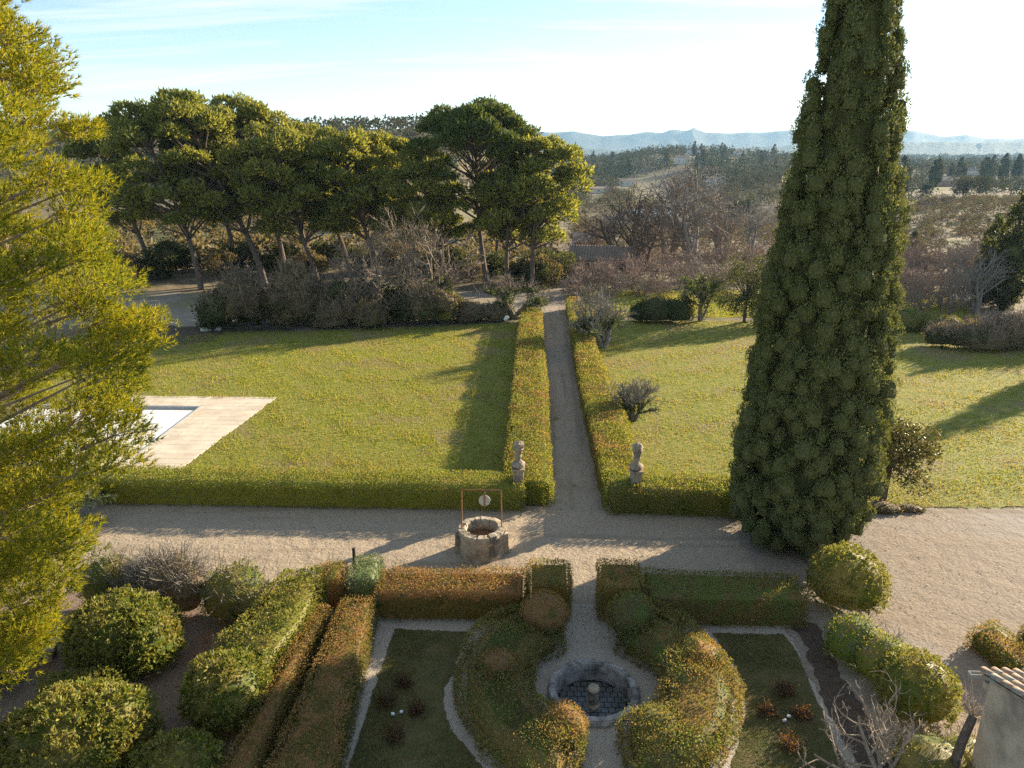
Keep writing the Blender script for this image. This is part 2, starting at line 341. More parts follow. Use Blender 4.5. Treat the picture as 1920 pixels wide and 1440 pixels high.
M['hillwood'] = surf('hillside_earth', [([(.3, (.07, .075, .04)), (.7, (.13, .115, .07))], .05, 6, 0, 1)])
M['bark'] = surf('pine_bark', [([(.3, (.07, .052, .042)), (.55, (.13, .10, .08)), (.75, (.20, .155, .125))], 9, 6, 0, 1)], bump=[(12, .04)], scalexyz=(1, 1, .35))
M['bark_pale'] = surf('pale_bark', [([(.3, (.20, .16, .12)), (.55, (.32, .265, .205)), (.75, (.42, .36, .285))], 9, 5, 0, 1)], bump=[(14, .02)])
M['bark_brown'] = surf('brown_twig_bark', [([(.3, (0.163, 0.125, 0.0975)), (.7, (0.312, 0.244, 0.188))], 6, 5, 0, 1)])
M['bark_mauve'] = surf('mauve_twig_bark', [([(.3, (0.203, 0.149, 0.119)), (.7, (0.365, 0.27, 0.213))], 2, 5, 0, 1)])
M['bark_grey'] = surf('grey_twig_bark', [([(.3, (.16, .145, .125)), (.7, (.28, .25, .215))], 3, 5, 0, 1)])
M['stone'] = surf('weathered_stone', [([(.25, (0.187, 0.154, 0.116)), (.5, (0.363, 0.303, 0.226)), (.75, (0.517, 0.44, 0.33))], 3.5, 9, 0, 1), ([(.3, (0.099, 0.088, 0.0748)), (.7, (0.176, 0.16, 0.132))], 7, 6, (.52, 2.0), .66), ([(.3, (0.286, 0.22, 0.121)), (.7, (0.374, 0.297, 0.176))], 5, 4, (.6, 1.3), .7)], bump=[(5, .05), (24, .015)])
M['stone_grey'] = surf('lichened_grey_stone', [([(.25, (0.163, 0.15, 0.144)), (.5, (0.312, 0.294, 0.275)), (.75, (0.5, 0.475, 0.45))], 4.5, 9, 0, 1), ([(.3, (0.1, 0.0938, 0.0875)), (.7, (0.163, 0.15, 0.138))], 8, 6, (.5, 2.4), .64)], bump=[(7, .03), (30, .01)])
M['stone_pale'] = surf('pale_statue_stone', [([(.25, (.17, .14, .105)), (.5, (.29, .24, .18)), (.75, (.39, .33, .255))], 6, 8, 0, 1), ([(.3, (.13, .115, .10)), (.7, (.2, .18, .15))], 9, 5, (.55, 4), .68)], bump=[(18, .02)])
M['basin_tile'] = surf('wet_dark_tile', [([(.3, (.045, .05, .048)), (.5, (.085, .09, .085)), (.7, (.13, .135, .125))], 3, 7, 0, 1)], rough=.35, spec=.5)
M['grout'] = surf('black_joint', [([(.3, (.014, .014, .013)), (.7, (.024, .024, .022))], 8, 4, 0, 1)], rough=.6)
M['leafpile'] = surf('rusty_leaves', [([(.3, (.10, .05, .028)), (.5, (.17, .085, .045)), (.7, (.24, .12, .06))], 26, 6, 0, 1)], bump=[(30, .03)])
M['rust'] = surf('rusty_iron', [([(.3, (.17, .075, .035)), (.5, (.27, .13, .06)), (.7, (.34, .19, .10))], 14, 5, 0, 1)], rough=.75)
M['iron'] = surf('dark_iron', [([(.3, (.03, .028, .026)), (.7, (.06, .055, .05))], 10, 4, 0, 1)], rough=.6)
M['zinc'] = surf('grey_zinc', [([(.3, (.30, .30, .29)), (.7, (.42, .42, .40))], 6, 4, 0, 1)], rough=.5)
M['pulley'] = surf('pale_wheel', [([(.3, (.38, .35, .30)), (.7, (.55, .52, .47))], 9, 5, 0, 1)], rough=.7)
M['wood'] = surf('weathered_wood', [([(.3, (.15, .12, .09)), (.7, (.27, .22, .17))], 8, 6, 0, 1)], scalexyz=(1, 1, 4))
M['deck'] = surf('travertine_tile', [([(.25, (0.47, 0.397, 0.304)), (.5, (0.58, 0.505, 0.394)), (.75, (0.66, 0.597, 0.483))], .9, 7, 0, 1), ([(.3, (0.5, 0.371, 0.263)), (.7, (0.6, 0.484, 0.347))], 4, 5, (.56, .8), .7)], rough=.7)
M['cover'] = surf('white_pool_cover', [([(.3, (.72, .71, .68)), (.7, (.80, .79, .76))], 1.5, 4, 0, 1)], rough=.5)
M['poolwall'] = surf('pool_wall_render', [([(.3, (.42, .43, .43)), (.7, (.50, .51, .50))], 2, 4, 0, 1)], rough=.6)
M['plaster'] = surf('aged_plaster', [([(.25, (.33, .27, .20)), (.5, (.45, .38, .29)), (.75, (.54, .47, .37))], 1.3, 9, 0, 1), ([(.3, (.22, .19, .155)), (.7, (.31, .27, .22))], 2.5, 6, (.52, .9), .68)], bump=[(9, .02), (40, .006)])
M['rooftile'] = surf('lichened_roof_tile', [([(.25, (0.204, 0.142, 0.105)), (.5, (0.315, 0.237, 0.179)), (.75, (0.391, 0.342, 0.273))], 5, 8, 0, 1), ([(.3, (0.255, 0.275, 0.231)), (.7, (0.357, 0.38, 0.326))], 9, 5, (.5, 3), .62)], bump=[(20, .01)])
M['farroof'] = surf('far_clay_roof', [([(.3, (.20, .155, .12)), (.7, (.31, .24, .185))], .8, 5, 0, 1)])
M['farwall_w'] = surf('far_pale_wall', [([(.3, (0.624, 0.564, 0.48)), (.7, (0.744, 0.684, 0.6))], .5, 4, 0, 1)])
M['farwall_p'] = surf('far_pink_wall', [([(.3, (.42, .27, .20)), (.7, (.52, .35, .27))], .5, 4, 0, 1)])
M['farwall_y'] = surf('far_ochre_wall', [([(.3, (.50, .36, .20)), (.7, (.60, .45, .27))], .8, 4, 0, 1)])
M['glass_dark'] = surf('dark_window_glass', [([(.3, (.03, .035, .04)), (.7, (.05, .055, .06))], 1, 2, 0, 1)], rough=.15, spec=.6)
M['greenhouse'] = surf('pale_sheet_roof', [([(.3, (.30, .33, .36)), (.7, (.42, .45, .48))], .3, 4, 0, 1)], rough=.4)
M['white'] = surf('white_paint', [([(.3, (.70, .69, .66)), (.7, (.80, .79, .76))], 5, 3, 0, 1)], rough=.5)
M['rock'] = surf('pale_rubble', [([(.3, (.28, .26, .23)), (.7, (.46, .43, .39))], 3, 5, 0, 1)], bump=[(8, .03)])

# ------------------------------------------------------------------ terrain
def th(x, y):
    x = np.asarray(x, float); y = np.asarray(y, float)
    side = S(x, -40, 10)
    z = -(S(y, 88, 140) * 4.5 + S(y, 140, 330) * 9.5) * side
    z += (1 - side) * (S(y, 190, 430) * 27 - S(y, 450, 900) * 36)
    z += 9.5 * S(x, 70, 170) * S(y, 110, 260)
    xc = CAM[0] + .205 * y
    z += 17 * np.exp(-((x - xc) / 150) ** 2 - ((y - 1020) / 210) ** 2)
    z += 9 * np.exp(-((x - .08 * y) / 90) ** 2 - ((y - 880) / 160) ** 2)
    P = np.stack([x.ravel(), y.ravel()], 1)
    n = nz(P, .02, 5).reshape(x.shape) * 1.2 * S(y, 110, 220) + nz(P, .004, 6).reshape(x.shape) * 5 * S(y, 1300, 2200)
    return z + n

POOL = (-33.0, -22.4, 34.6, 41.9); FX, FY = 0.04, 17.5
def axis(lo, hi, n, extra, k=60.0):
    a = np.sinh(np.linspace(math.asinh(lo / k), math.asinh(hi / k), n)) * k
    return np.unique(np.round(np.concatenate([a, extra]), 3))
gx = axis(-6000, 7500, 170, [POOL[0], POOL[1], FX - 1.2, FX + 1.2])
gy = axis(-60, 8200, 190, [POOL[2], POOL[3], FY - 1.2, FY + 1.2])
X, Y = np.meshgrid(gx, gy); Z = th(X, Y) - .012
nx = len(gx)
F = []
for j in range(len(gy) - 1):
    for i in range(nx - 1):
        cxm, cym = (gx[i] + gx[i + 1]) / 2, (gy[j] + gy[j + 1]) / 2
        if POOL[0] < cxm < POOL[1] and POOL[2] < cym < POOL[3]: continue
        if abs(cxm - FX) < 1.2 and abs(cym - FY) < 1.2: continue
        a = j * nx + i; F.append((a, a + 1, a + 1 + nx, a + nx))
obj('ground', mkmesh('ground', [(np.stack([X, Y, Z], -1).reshape(-1, 3), np.array(F), 0)], smooth=True), M['ground'], kind='structure')

def jag(poly, step=0.5, amp=0.06, seed=0):
    """wander along the outline so that a turf or gravel edge is not ruled"""
    rng = np.random.default_rng(seed); out = []
    for k in range(len(poly)):
        a, b = np.array(poly[k], float), np.array(poly[(k + 1) % len(poly)], float)
        n = max(1, int(np.linalg.norm(b - a) / step)); t = np.array([-(b - a)[1], (b - a)[0]]) / max(np.linalg.norm(b - a), 1e-6)
        for i in range(n): out.append(a + (b - a) * i / n + t * rng.normal() * amp * (1 if i else .3))
    return out

def sheet(name, poly, z, mat, step=0.5, amp=0.06, seed=0, hole=None, **kw):
    P = jag(poly, step, amp, seed); loops = [[Vector((p[0], p[1], 0)) for p in P]]
    if hole: loops.append([Vector((p[0], p[1], 0)) for p in hole])
    V = np.array([(v.x, v.y, z) for l in loops for v in l])
    T = np.array(tessellate_polygon(loops))
    a, b, c = V[T[:, 0]], V[T[:, 1]], V[T[:, 2]]
    flip = np.cross(b - a, c - a)[:, 2] < 0
    T[flip] = T[flip][:, ::-1]
    return obj(name, [(V, T, 0)], mat, kind='structure', **kw)

circ = lambda r, n=40, cx=FX, cy=FY: [(cx + r * math.cos(2 * math.pi * k / n), cy + r * math.sin(2 * math.pi * k / n)) for k in range(n)]
LAWN_L = [(-36, 30.2), (-3.0, 30.2), (-3.0, 66), (-9, 64.5), (-20, 62.2), (-29, 61), (-36, 58), (-44, 56), (-44, 31)]
LAWN_R = [(3.0, 30.0), (12.3, 29.5), (20, 29.9), (30, 30.4), (60, 32), (62, 66), (20, 67), (3.2, 67)]
sheet('pale_ground', [(-60, 64), (-29, 62.5), (-18, 63), (-3, 66), (-1.8, 80), (-12, 82), (-34, 80), (-60, 79)], .002, M['sand'], 1.5, .4, 1)
sheet('lawn', LAWN_L, .006, M['lawn'], 1.0, .15, 2, hole=[(POOL[0] - 2, POOL[2] - 2), (-19.2, POOL[2] - 2), (-18.5, 43.3), (POOL[0] - 2, 43.3)])
sheet('lawn', LAWN_R, .006, M['lawn'], .4, .10, 3)
sheet('meadow', [(3.5, 68.5), (40, 69), (45, 84), (3.5, 82)], .004, M['lawn'], 1.5, .4, 4)
sheet('gravel_court', [(-26, 22.0), (7.0, 22.0), (7.0, 29.2), (-26, 29.2)], .010, M['gravel'], 1.0, .05, 5)
sheet('sand_court', [(6.2, 8), (34, 8), (34, 30.2), (20, 29.7), (12.2, 29.3), (6.6, 29.0), (6.6, 16)], .014, M['court'], .3, .07, 6)
sheet('path', [(-1.15, 28.9), (1.3, 28.9), (1.45, 78), (2.2, 84), (-2.2, 84), (-1.8, 72), (-1.25, 62)], .014, M['gravel_path'], .3, .05, 7)
sheet('parterre_ground', [(-8.6, 11), (7.0, 11), (7.2, 22.05), (-8.2, 22.05)], .006, M['chips'], .5, .05, 8, hole=circ(1.22))
sheet('litter_ground', [(-24, 8), (-8.5, 8), (-8.3, 22.0), (-15, 21.9), (-24, 23)], .006, M['litter'], .8, .08, 9)
sheet('turned_soil', [G(255, 598), G(330, 612), G(395, 612), G(420, 622), G(405, 640), G(330, 648), G(240, 640)], .012, M['soil'], .6, .15, 10)
# the two parterre beds
BED_L = [G(*p) for p in [(740, 1180), (885, 1186), (862, 1225), (852, 1262), (832, 1290), (832, 1330), (850, 1375), (905, 1440), (930, 1480), (640, 1480), (655, 1440), (690, 1330)]]
BED_R = [G(*p) for p in [(1335, 1188), (1468, 1190), (1494, 1222), (1530, 1310), (1585, 1440), (1600, 1480), (1350, 1480), (1385, 1400), (1400, 1330), (1385, 1260)]]
sheet('parterre_bed', BED_L, .016, M['lawn_dull'], .14, .035, 11)
sheet('parterre_bed', BED_R, .016, M['lawn_dull'], .14, .035, 12)
sheet('planting_strip', [G(*p) for p in [(1482, 1165), (1530, 1170), (1590, 1290), (1680, 1440), (1700, 1500), (1640, 1500), (1608, 1430), (1552, 1330), (1512, 1225)]], .018, M['soil'], .2, .06, 13)

# ------------------------------------------------------------------ pool and its paving
dn, dk = M['deck'].node_tree.nodes, M['deck'].node_tree.links; oi = dn.new('ShaderNodeObjectInfo'); om = dn.new('ShaderNodeMapRange'); om.inputs[3].default_value = .92; om.inputs[4].default_value = 1.04; dk.new(oi.outputs['Random'], om.inputs[0])
pb = [n for n in dn if n.type == 'BSDF_PRINCIPLED'][0]; src = pb.inputs['Base Color'].links[0].from_socket; vm = dn.new('ShaderNodeVectorMath'); vm.operation = 'SCALE'; dk.new(src, vm.inputs[0]); dk.new(om.outputs[0], vm.inputs['Scale']); dk.new(vm.outputs[0], pb.inputs['Base Color'])
pd = obj('pool_paving', [(*boxes([(POOL[0] - 2, -19.3, POOL[2] - 2, POOL[2], -.3, -.02), (POOL[1], -18.9, POOL[2], POOL[3], -.3, -.02), (POOL[0] - 2, -18.6, POOL[3], 43.3, -.3, -.02)]), 0)], M['soil'], kind='structure')
TX, TY = 1.0, .62
tile_me = mkmesh('tile', [(*box(-TX / 2 + .011, TX / 2 - .011, -TY / 2 + .011, TY / 2 - .011, -.03, 0), 0)]); tile_me.materials.append(M['deck'])
rng = np.random.default_rng(3)
rows = np.arange(POOL[2] - 2, 43.3 - .01, TY)
for j, y0 in enumerate(rows):
    yc = y0 + TY / 2
    right = -19.3 + (yc - 32.6) / (43.3 - 32.6) * 1.0
    xs = POOL[0] - 2 + (j % 2) * .5
    while xs < right:
        x1 = min(xs + TX, right)
        segs = [(xs, x1)]
        if POOL[2] < yc < POOL[3]:
            segs = [(max(a, POOL[1]), b) for a, b in segs if b > POOL[1] + .12] + [(a, min(b, POOL[0])) for a, b in segs if a < POOL[0] - .12]
        for a, b in segs:
            if b - a > .12 and (a + b) / 2 > -31 and not (a + b) / 2 < -27 < 0 > yc - 100 and False: pass
            if b - a > .12 and (a + b) / 2 > -29.5:
                t = obj('tile', tile_me, None, pd, ((a + b) / 2, yc, .02 + rng.uniform(0, .006)))
                t.scale = ((b - a) / TX, 1, 1)
        xs += TX
pool = empty('swimming_pool', ((POOL[0] + POOL[1]) / 2, 38.2, 0), label='white covered swimming pool with grey rim in pale stone paving', cat='pool')
px_, py_ = pool.location.x, pool.location.y
x0, x1, y0, y1 = POOL[0] - px_, POOL[1] - px_, POOL[2] - py_, POOL[3] - py_
obj('basin', [(*boxes([(x0, x1, y1 - .06, y1 - .004, -1.2, .015), (x0, x1, y0 + .004, y0 + .06, -1.2, .015), (x1 - .06, x1 - .004, y0 + .06, y1 - .06, -1.2, .015), (x0 + .004, x0 + .06, y0 + .06, y1 - .06, -1.2, .015)]), 0)], M['poolwall'], pool)
slat = mkmesh('cover_slat', [(*box(x0 + .09, x1 - .09, -.295, .295, -.04, 0), 0)]); slat.materials.append(M['cover'])
k = 0; yy = y0 + .4
while yy < y1 - .35:
    obj('cover_slat', slat, None, pool, (0, yy, -.055)); yy += .60

# ------------------------------------------------------------------ foliage builders
def inside(poly, P):
    poly = np.asarray(poly); x, y = P[:, 0], P[:, 1]; c = np.zeros(len(P), bool)
    for i in range(len(poly)):
        (xa, ya), (xb, yb) = poly[i], poly[i - 1]
        if ya == yb: continue
        c ^= ((ya > y) != (yb > y)) & (x < (xb - xa) * (y - ya) / (yb - ya) + xa)
    return c

def edge_dist(poly, P):
    poly = np.asarray(poly, float); best = np.full(len(P), 1e9); Q = np.zeros_like(P)
    for i in range(len(poly)):
        a, b = poly[i], poly[(i + 1) % len(poly)]; ab = b - a
        t = np.clip(((P - a) @ ab) / max(ab @ ab, 1e-9), 0, 1)[:, None]; q = a + t * ab
        d = np.linalg.norm(P - q, axis=1); m = d < best
        best[m] = d[m]; Q[m] = q[m]
    return best, Q

def ccw(poly):
    p = np.asarray(poly, float)
    a = np.sum(p[:, 0] * np.roll(p[:, 1], -1) - np.roll(p[:, 0], -1) * p[:, 1])
    return p if a > 0 else p[::-1]

def inset(p, d):
    e = np.roll(p, -1, 0) - p; n = unit(np.stack([-e[:, 1], e[:, 0]], 1)); m = unit(n + np.roll(n, 1, 0))
    c = np.maximum((m * n).sum(1), .5)[:, None]
    return p + m * d / c

def hedge(name, poly, h, mat, label, cat='hedge', dens=420, leaf=.075, r=.16, lump=.05, seed=0, group=None, topwave=.04, wid=.55, out=.95, fine=.5, keep=None):
    """clipped hedge standing on an outline: twiggy core and a skin of separate leaves"""
    rng = np.random.default_rng(seed + 100)
    poly = ccw(poly); c = poly.mean(0); p = poly - c
    # finer outline
    q = []
    for i in range(len(p)):
        a, b = p[i], p[(i + 1) % len(p)]; n = max(1, int(np.linalg.norm(b - a) / fine))
        for k in range(n): q.append(a + (b - a) * k / n)
    q = np.array(q)
    area = .5 * abs(np.sum(p[:, 0] * np.roll(p[:, 1], -1) - np.roll(p[:, 0], -1) * p[:, 1]))
    lo, hi = p.min(0), p.max(0); n = int(area * dens * 1.15)
    P = []
    got = 0
    while got < n:
        t = rng.uniform(lo, hi, (n, 2)); t = t[inside(p, t)]; P.append(t); got += len(t)
    P = np.concatenate(P)[:n]
    d, Q = edge_dist(p, P)
    o = unit(Q - P); k = np.clip((r - d) / r, 0, 1)
    hw = h + topwave * nz(np.concatenate([P + c, np.zeros((n, 1))], 1), .9, seed + 7)
    z = np.where(d < r, hw - r + np.sqrt(np.maximum(r * r - (r * k) ** 2, 0)), hw)
    T3 = np.concatenate([P, z[:, None]], 1); N3 = unit(np.concatenate([o * k[:, None], np.sqrt(np.maximum(1 - k ** 2, .0))[:, None]], 1))
    e = np.roll(q, -1, 0) - q; le = np.linalg.norm(e, axis=1); m = int(le.sum() * (h - r * .4) * dens)
    idx = rng.choice(len(q), m, p=le / le.sum()); tt = rng.uniform(size=(m, 1))
    sp = q[idx] + e[idx] * tt; sn = unit(np.stack([e[idx][:, 1], -e[idx][:, 0]], 1))
    S3 = np.concatenate([sp, rng.uniform(.02, h - r * .6, (m, 1))], 1); SN = np.concatenate([sn, np.zeros((m, 1))], 1)
    A = np.concatenate([T3, S3]); N = np.concatenate([N3, SN])
    wpos = A + np.array([c[0], c[1], 0])
    A = A + N * (lump * nz(wpos, 2.2, seed, 3) - .02 + rng.normal(size=len(A)) * .045)[:, None]
    dc = np.hypot(wpos[:, 0] - CAM[0], wpos[:, 1]); fs = np.maximum(dc / 34, 1.0)      # far along a long hedge: fewer, larger leaves
    kk = rng.uniform(size=len(A)) < fs ** -1.5; A, N, fs = A[kk], N[kk], fs[kk]
    V, Fq = cards(A, N, leaf * fs ** .75, leaf * wid * fs ** .75, rng, out=out)
    # core rings
    ci, dzc = .08 + lump * .9, topwave * .75 + lump * .5
    rings = [(ci, 0.0), (ci, h - r - dzc), (ci + .3 * r, h - .05 - .3 * r - dzc), (ci + r, h - .06 - dzc)]
    CV = []
    for ins, zz in rings:
        qq = inset(q, ins)
        CV.append(np.concatenate([qq, np.full((len(qq), 1), zz)], 1))
    L = len(q); CF = []
    for b in range(3):
        for i in range(L): CF.append((b * L + i, b * L + (i + 1) % L, (b + 1) * L + (i + 1) % L, (b + 1) * L + i))
    top = np.array(tessellate_polygon([[Vector((v[0], v[1], 0)) for v in CV[3]]]))
    CVa = np.concatenate(CV)
    return obj(name, [(V, Fq, 0), (CVa, np.array(CF), 0), (CV[3], top, 0)], mat, loc=(c[0], c[1], 0), label=label, cat=cat, group=group)

def sphere_pts(n, rng, zmin=-.35):
    z = rng.uniform(zmin, 1, n); a = rng.uniform(0, 2 * math.pi, n); s = np.sqrt(1 - z * z)
    return np.stack([s * np.cos(a), s * np.sin(a), z], 1)

def blob_core(a, b, c, zc, seed, lump, nlat=9, nlon=18, k=.86):
    t = np.linspace(-.5, 1, nlat); V = []
    for z in t:
        s = math.sqrt(max(0, 1 - z * z)); an = np.arange(nlon) * 2 * math.pi / nlon
        V.append(np.stack([s * np.cos(an), s * np.sin(an), np.full(nlon, z)], 1))
    U = np.concatenate(V); R = 1 + lump * nz(U * np.array([a, b, c]), 1.9, seed)
    V = U * np.array([a, b, c]) * (k * R)[:, None] + np.array([0, 0, zc])
    F = []
    for j in range(nlat - 1):
        for i in range(nlon): F.append((j * nlon + i, j * nlon + (i + 1) % nlon, (j + 1) * nlon + (i + 1) % nlon, (j + 1) * nlon + i))
    return V, np.array(F)

def bush_parts(lobes, dens, leaf, rng, seed, lump=.10, wid=.5, out=.5, whorl=0, core=True, depth=.10):
    """lobes: (x,y,z,a,b,c); leaves on the outer skin of the lobes together"""
    parts = []; LB = np.array(lobes, float); As, Ns = [], []
    for i, (x, y, z, a, b, c) in enumerate(LB):
        area = 4 * math.pi * (((a * b) ** 1.6 + (a * c) ** 1.6 + (b * c) ** 1.6) / 3) ** (1 / 1.6) * .7
        n = int(area * dens); U = sphere_pts(n, rng, -.55)
        R = 1 + lump * nz(U * np.array([a, b, c]), 1.9, seed + i) + .4 * lump * nz(U * np.array([a, b, c]), 6, seed + i + 50)
        P = U * np.array([a, b, c]) * R[:, None] + np.array([x, y, z]); N = unit(U / np.array([a, b, c]))
        P -= N * (np.abs(rng.normal(size=n)) * depth)[:, None]
        ok = P[:, 2] > .02
        for j, (X2, Y2, Z2, a2, b2, c2) in enumerate(LB):
            if j != i: ok &= (((P - np.array([X2, Y2, Z2])) / np.array([a2, b2, c2])) ** 2).sum(1) > .72
        As.append(P[ok]); Ns.append(N[ok])
        if core:
            V, F = blob_core(a, b, c, 0, seed + i, lump); V = V + np.array([x, y, z]); V[:, 2] = np.maximum(V[:, 2], .0)
            parts.append((V, F, 0))
    A, N = np.concatenate(As), np.concatenate(Ns)
    if whorl:
        A = A + N * rng.uniform(-.10, .07, (len(A), 1)); A = np.repeat(A, whorl, 0) + rng.normal(size=(len(A) * whorl, 3)) * leaf * .22; N = np.repeat(N, whorl, 0)
    parts.append((*cards(A, N, leaf, leaf * wid, rng, out=out), 0))
    return parts

def bush(name, xy, lobes, mat, label, cat='bush', dens=330, leaf=.09, seed=0, lump=.10, group=None, whorl=0, out=.8, z0=0.0, wid=.5, depth=.10, twigs=0, twig_mat=None):
    rng = np.random.default_rng(seed + 500)
    parts = bush_parts(lobes, dens, leaf, rng, seed, lump, wid, out, whorl, True, depth)
    if not twigs:
        return obj(name, parts, mat, loc=(xy[0], xy[1], z0), label=label, cat=cat, group=group)
    e = empty(name, (xy[0], xy[1], z0), 0, label, cat, group)
    obj('foliage', parts, mat, e)
    LB = np.array(lobes, float); k = rng.integers(0, len(LB), twigs); U = sphere_pts(twigs, rng, .15)
    A = LB[k, :3] + U * LB[k, 3:] * rng.uniform(.6, .98, (twigs, 1)); tl = LB[k, 5:6] * rng.uniform(.18, .5, (twigs, 1))
    D1 = unit(U * .5 + rng.normal(size=(twigs, 3)) * .55 + np.array([0, 0, .7])); B = A + D1 * tl; D2 = unit(D1 + rng.normal(size=(twigs, 3)) * .4 + np.array([0, 0, .15])); C2 = B + D2 * tl * .7
    B2 = B + unit(D1 + rng.normal(size=(twigs, 3)) * .7) * tl * .5; tw = .010 if leaf < .15 else .02
    obj('twigs', [(*tubes(A, B, tw, tw * .7, 3), 0), (*tubes(B, C2, tw * .7, tw * .35, 3), 0), (*tubes(B, B2, tw * .6, tw * .3, 3), 0)], twig_mat or M['bark_grey'], e, kind='stuff')
    return e

# ------------------------------------------------------------------ clipped hedges of the garden
# along the gravel court and the alley (the lawn hedges)
def thin(scale, lo, amount, seed):
    def f(P, rng): return ~((nz(P, scale, seed, 2) > lo) & (rng.uniform(size=len(P)) < amount))
    return f
hedge('clipped_hedge', [(-21.2, 28.75), (-2.15, 28.7), (-2.15, 30.25), (-21.2, 30.3)], 1.25, M['box_leaf'], 'long low green hedge between the left lawn and the gravel court', seed=1, dens=420, leaf=.075, topwave=.07, lump=.07)
hedge('clipped_hedge', [(-3.1, 29.25), (-.95, 29.25), (-1.05, 36), (-1.0, 45), (-1.2, 54), (-1.25, 66.5), (-3.0, 66.5), (-3.15, 54), (-3.1, 45)], 1.22, M['alley_leaf'], 'long green and russet hedge along the left side of the central path', seed=2, dens=330, leaf=.085, topwave=.07, lump=.08)
hedge('clipped_hedge', [(1.35, 30.5), (3.3, 30.5), (3.25, 40), (3.0, 47), (2.8, 54), (2.7, 72), (1.35, 72), (1.2, 54), (1.15, 42)], 1.22, M['alley_leaf'], 'long green and russet hedge along the right side of the central path', seed=3, dens=330, leaf=.085, topwave=.07, lump=.08)
hedge('clipped_hedge', [(1.45, 28.55), (7.6, 28.35), (7.6, 30.1), (1.4, 30.45)], 1.28, M['box_leaf'], 'low green hedge along the right lawn, ending at the tall cypress', seed=4, dens=420, leaf=.08, lump=.09)
# the back row of the parterre
hedge('clipped_hedge', [(-7.0, 20.75), (-1.98, 20.85), (-1.98, 22.35), (-7.0, 22.25)], 1.18, M['photinia'], 'orange topped clipped hedge nearest behind the left parterre bed, beside the well', seed=5, dens=620, leaf=.06)
hedge('clipped_block', [(-1.92, 20.9), (-.5, 20.9), (-.5, 22.4), (-1.92, 22.4)], 1.5, M['photinia_green'], 'square clipped hedge block left of the path opening, near the well', cat='hedge block', seed=6, dens=620, leaf=.06)
hedge('clipped_block', [(.5, 20.9), (1.93, 20.9), (1.93, 22.5), (.5, 22.5)], 1.5, M['photinia_green'], 'square clipped hedge block right of the path opening, half in shade', cat='hedge block', seed=7, dens=620, leaf=.06)
hedge('clipped_hedge', [(1.99, 20.7), (7.3, 20.8), (7.3, 22.3), (1.99, 22.45)], 1.2, M['ring_leaf'], 'dark clipped hedge in the shade at the foot of the cypress', seed=8, dens=560, leaf=.06)
# ring hedges round the fountain
def arc(r, a0, a1, n, wob=0.0, ph=0.0):
    return [(FX + (r + wob * math.sin(3.1 * t + ph)) * math.cos(t), FY + (r + wob * math.sin(3.1 * t + ph)) * math.sin(t)) for t in np.radians(np.linspace(a0, a1, n))]
hedge('curved_hedge', arc(3.95, 109, 257, 22, .07) + arc(1.85, 255, 116, 16, .05, 1), 1.12, M['ring_leaf'], 'curved clipped hedge half circling the left side of the stone fountain', seed=9, dens=600, leaf=.065, r=.38, lump=.17, topwave=.22)
hedge('curved_hedge', arc(4.0, 71, -77, 22, .07, 2) + arc(1.88, -75, 64, 16, .05), 1.12, M['ring_leaf'], 'curved clipped hedge half circling the right side of the stone fountain', seed=10, dens=600, leaf=.065, r=.38, lump=.18, topwave=.24)
bush('topiary_ball', (-1.38, 19.85), [(0, 0, .95, .80, .78, .80)], M['photinia'], 'rounded orange topiary dome at the left of the narrow path entrance', cat='topiary', dens=520, leaf=.06, seed=11, lump=.05)
bush('topiary_ball', (1.38, 19.95), [(0, 0, .92, .82, .80, .80)], M['ring_leaf'], 'rounded dark topiary dome at the right of the narrow path entrance', cat='topiary', dens=520, leaf=.06, seed=12, lump=.05)
bush('topiary_ball', (-.92, 15.35), [(0, 0, .72, .66, .62, .74)], M['photinia'], 'sunlit orange dome ending the left curved hedge in front of the fountain', cat='topiary', dens=560, leaf=.06, seed=13, lump=.08)
bush('topiary_ball', (3.1, 18.2), [(0, 0, .75, .85, .8, .75)], M['photinia_green'], 'swelling orange tinged dome on the right curved hedge beside the right bed', cat='topiary', dens=520, leaf=.06, seed=14, lump=.10)
bush('topiary_ball', (1.55, 15.3), [(0, 0, .7, .72, .7, .7), (.6, -.3, .55, .6, .6, .6)], M['laurel'], 'sunlit yellowish dome ending the right curved hedge in front of the fountain', cat='topiary', dens=520, leaf=.065, seed=15, lump=.12)
bush('topiary_ball', (-2.75, 17.6), [(0, 0, .72, .7, .66, .62)], M['photinia'], 'small rusty dome rising midway on the left curved hedge', cat='topiary', dens=560, leaf=.06, seed=16, lump=.08)
# hedges at the left
hedge('clipped_hedge', [(-8.05, 20.5), (-6.95, 20.6), (-6.75, 18), (-6.4, 13.3), (-8.08, 13.3), (-8.0, 17)], 1.1, M['photinia'], 'broad bright orange hedge running towards the viewer left of the parterre', seed=17, dens=600, leaf=.06, lump=.06)
hedge('clipped_hedge', [(-8.72, 20.3), (-8.3, 20.2), (-8.42, 17), (-8.35, 13.3), (-9.2, 13.3), (-9.05, 17)], 1.0, M['photinia'], 'narrow orange brown hedge beside the broad orange hedge', seed=18, dens=600, leaf=.06, r=.1)
hedge('clipped_hedge', [G(*p, 1.3) for p in [(530, 1062), (605, 1056), (604, 1084), (573, 1150), (492, 1248), (398, 1198), (470, 1128)]], 1.3, M['laurel'], 'irregular bright green hedge leading down towards the round laurel ball', seed=19, dens=420, leaf=.085, r=.3, lump=.12, topwave=.1)
hedge('clipped_block', [G(*p, 1.25) for p in [(602, 1050), (650, 1047), (641, 1084), (600, 1086)]], 1.25, M['photinia_green'], 'small green clipped hedge block left of the gap beside the stake', cat='hedge block', seed=20, dens=560, leaf=.065)
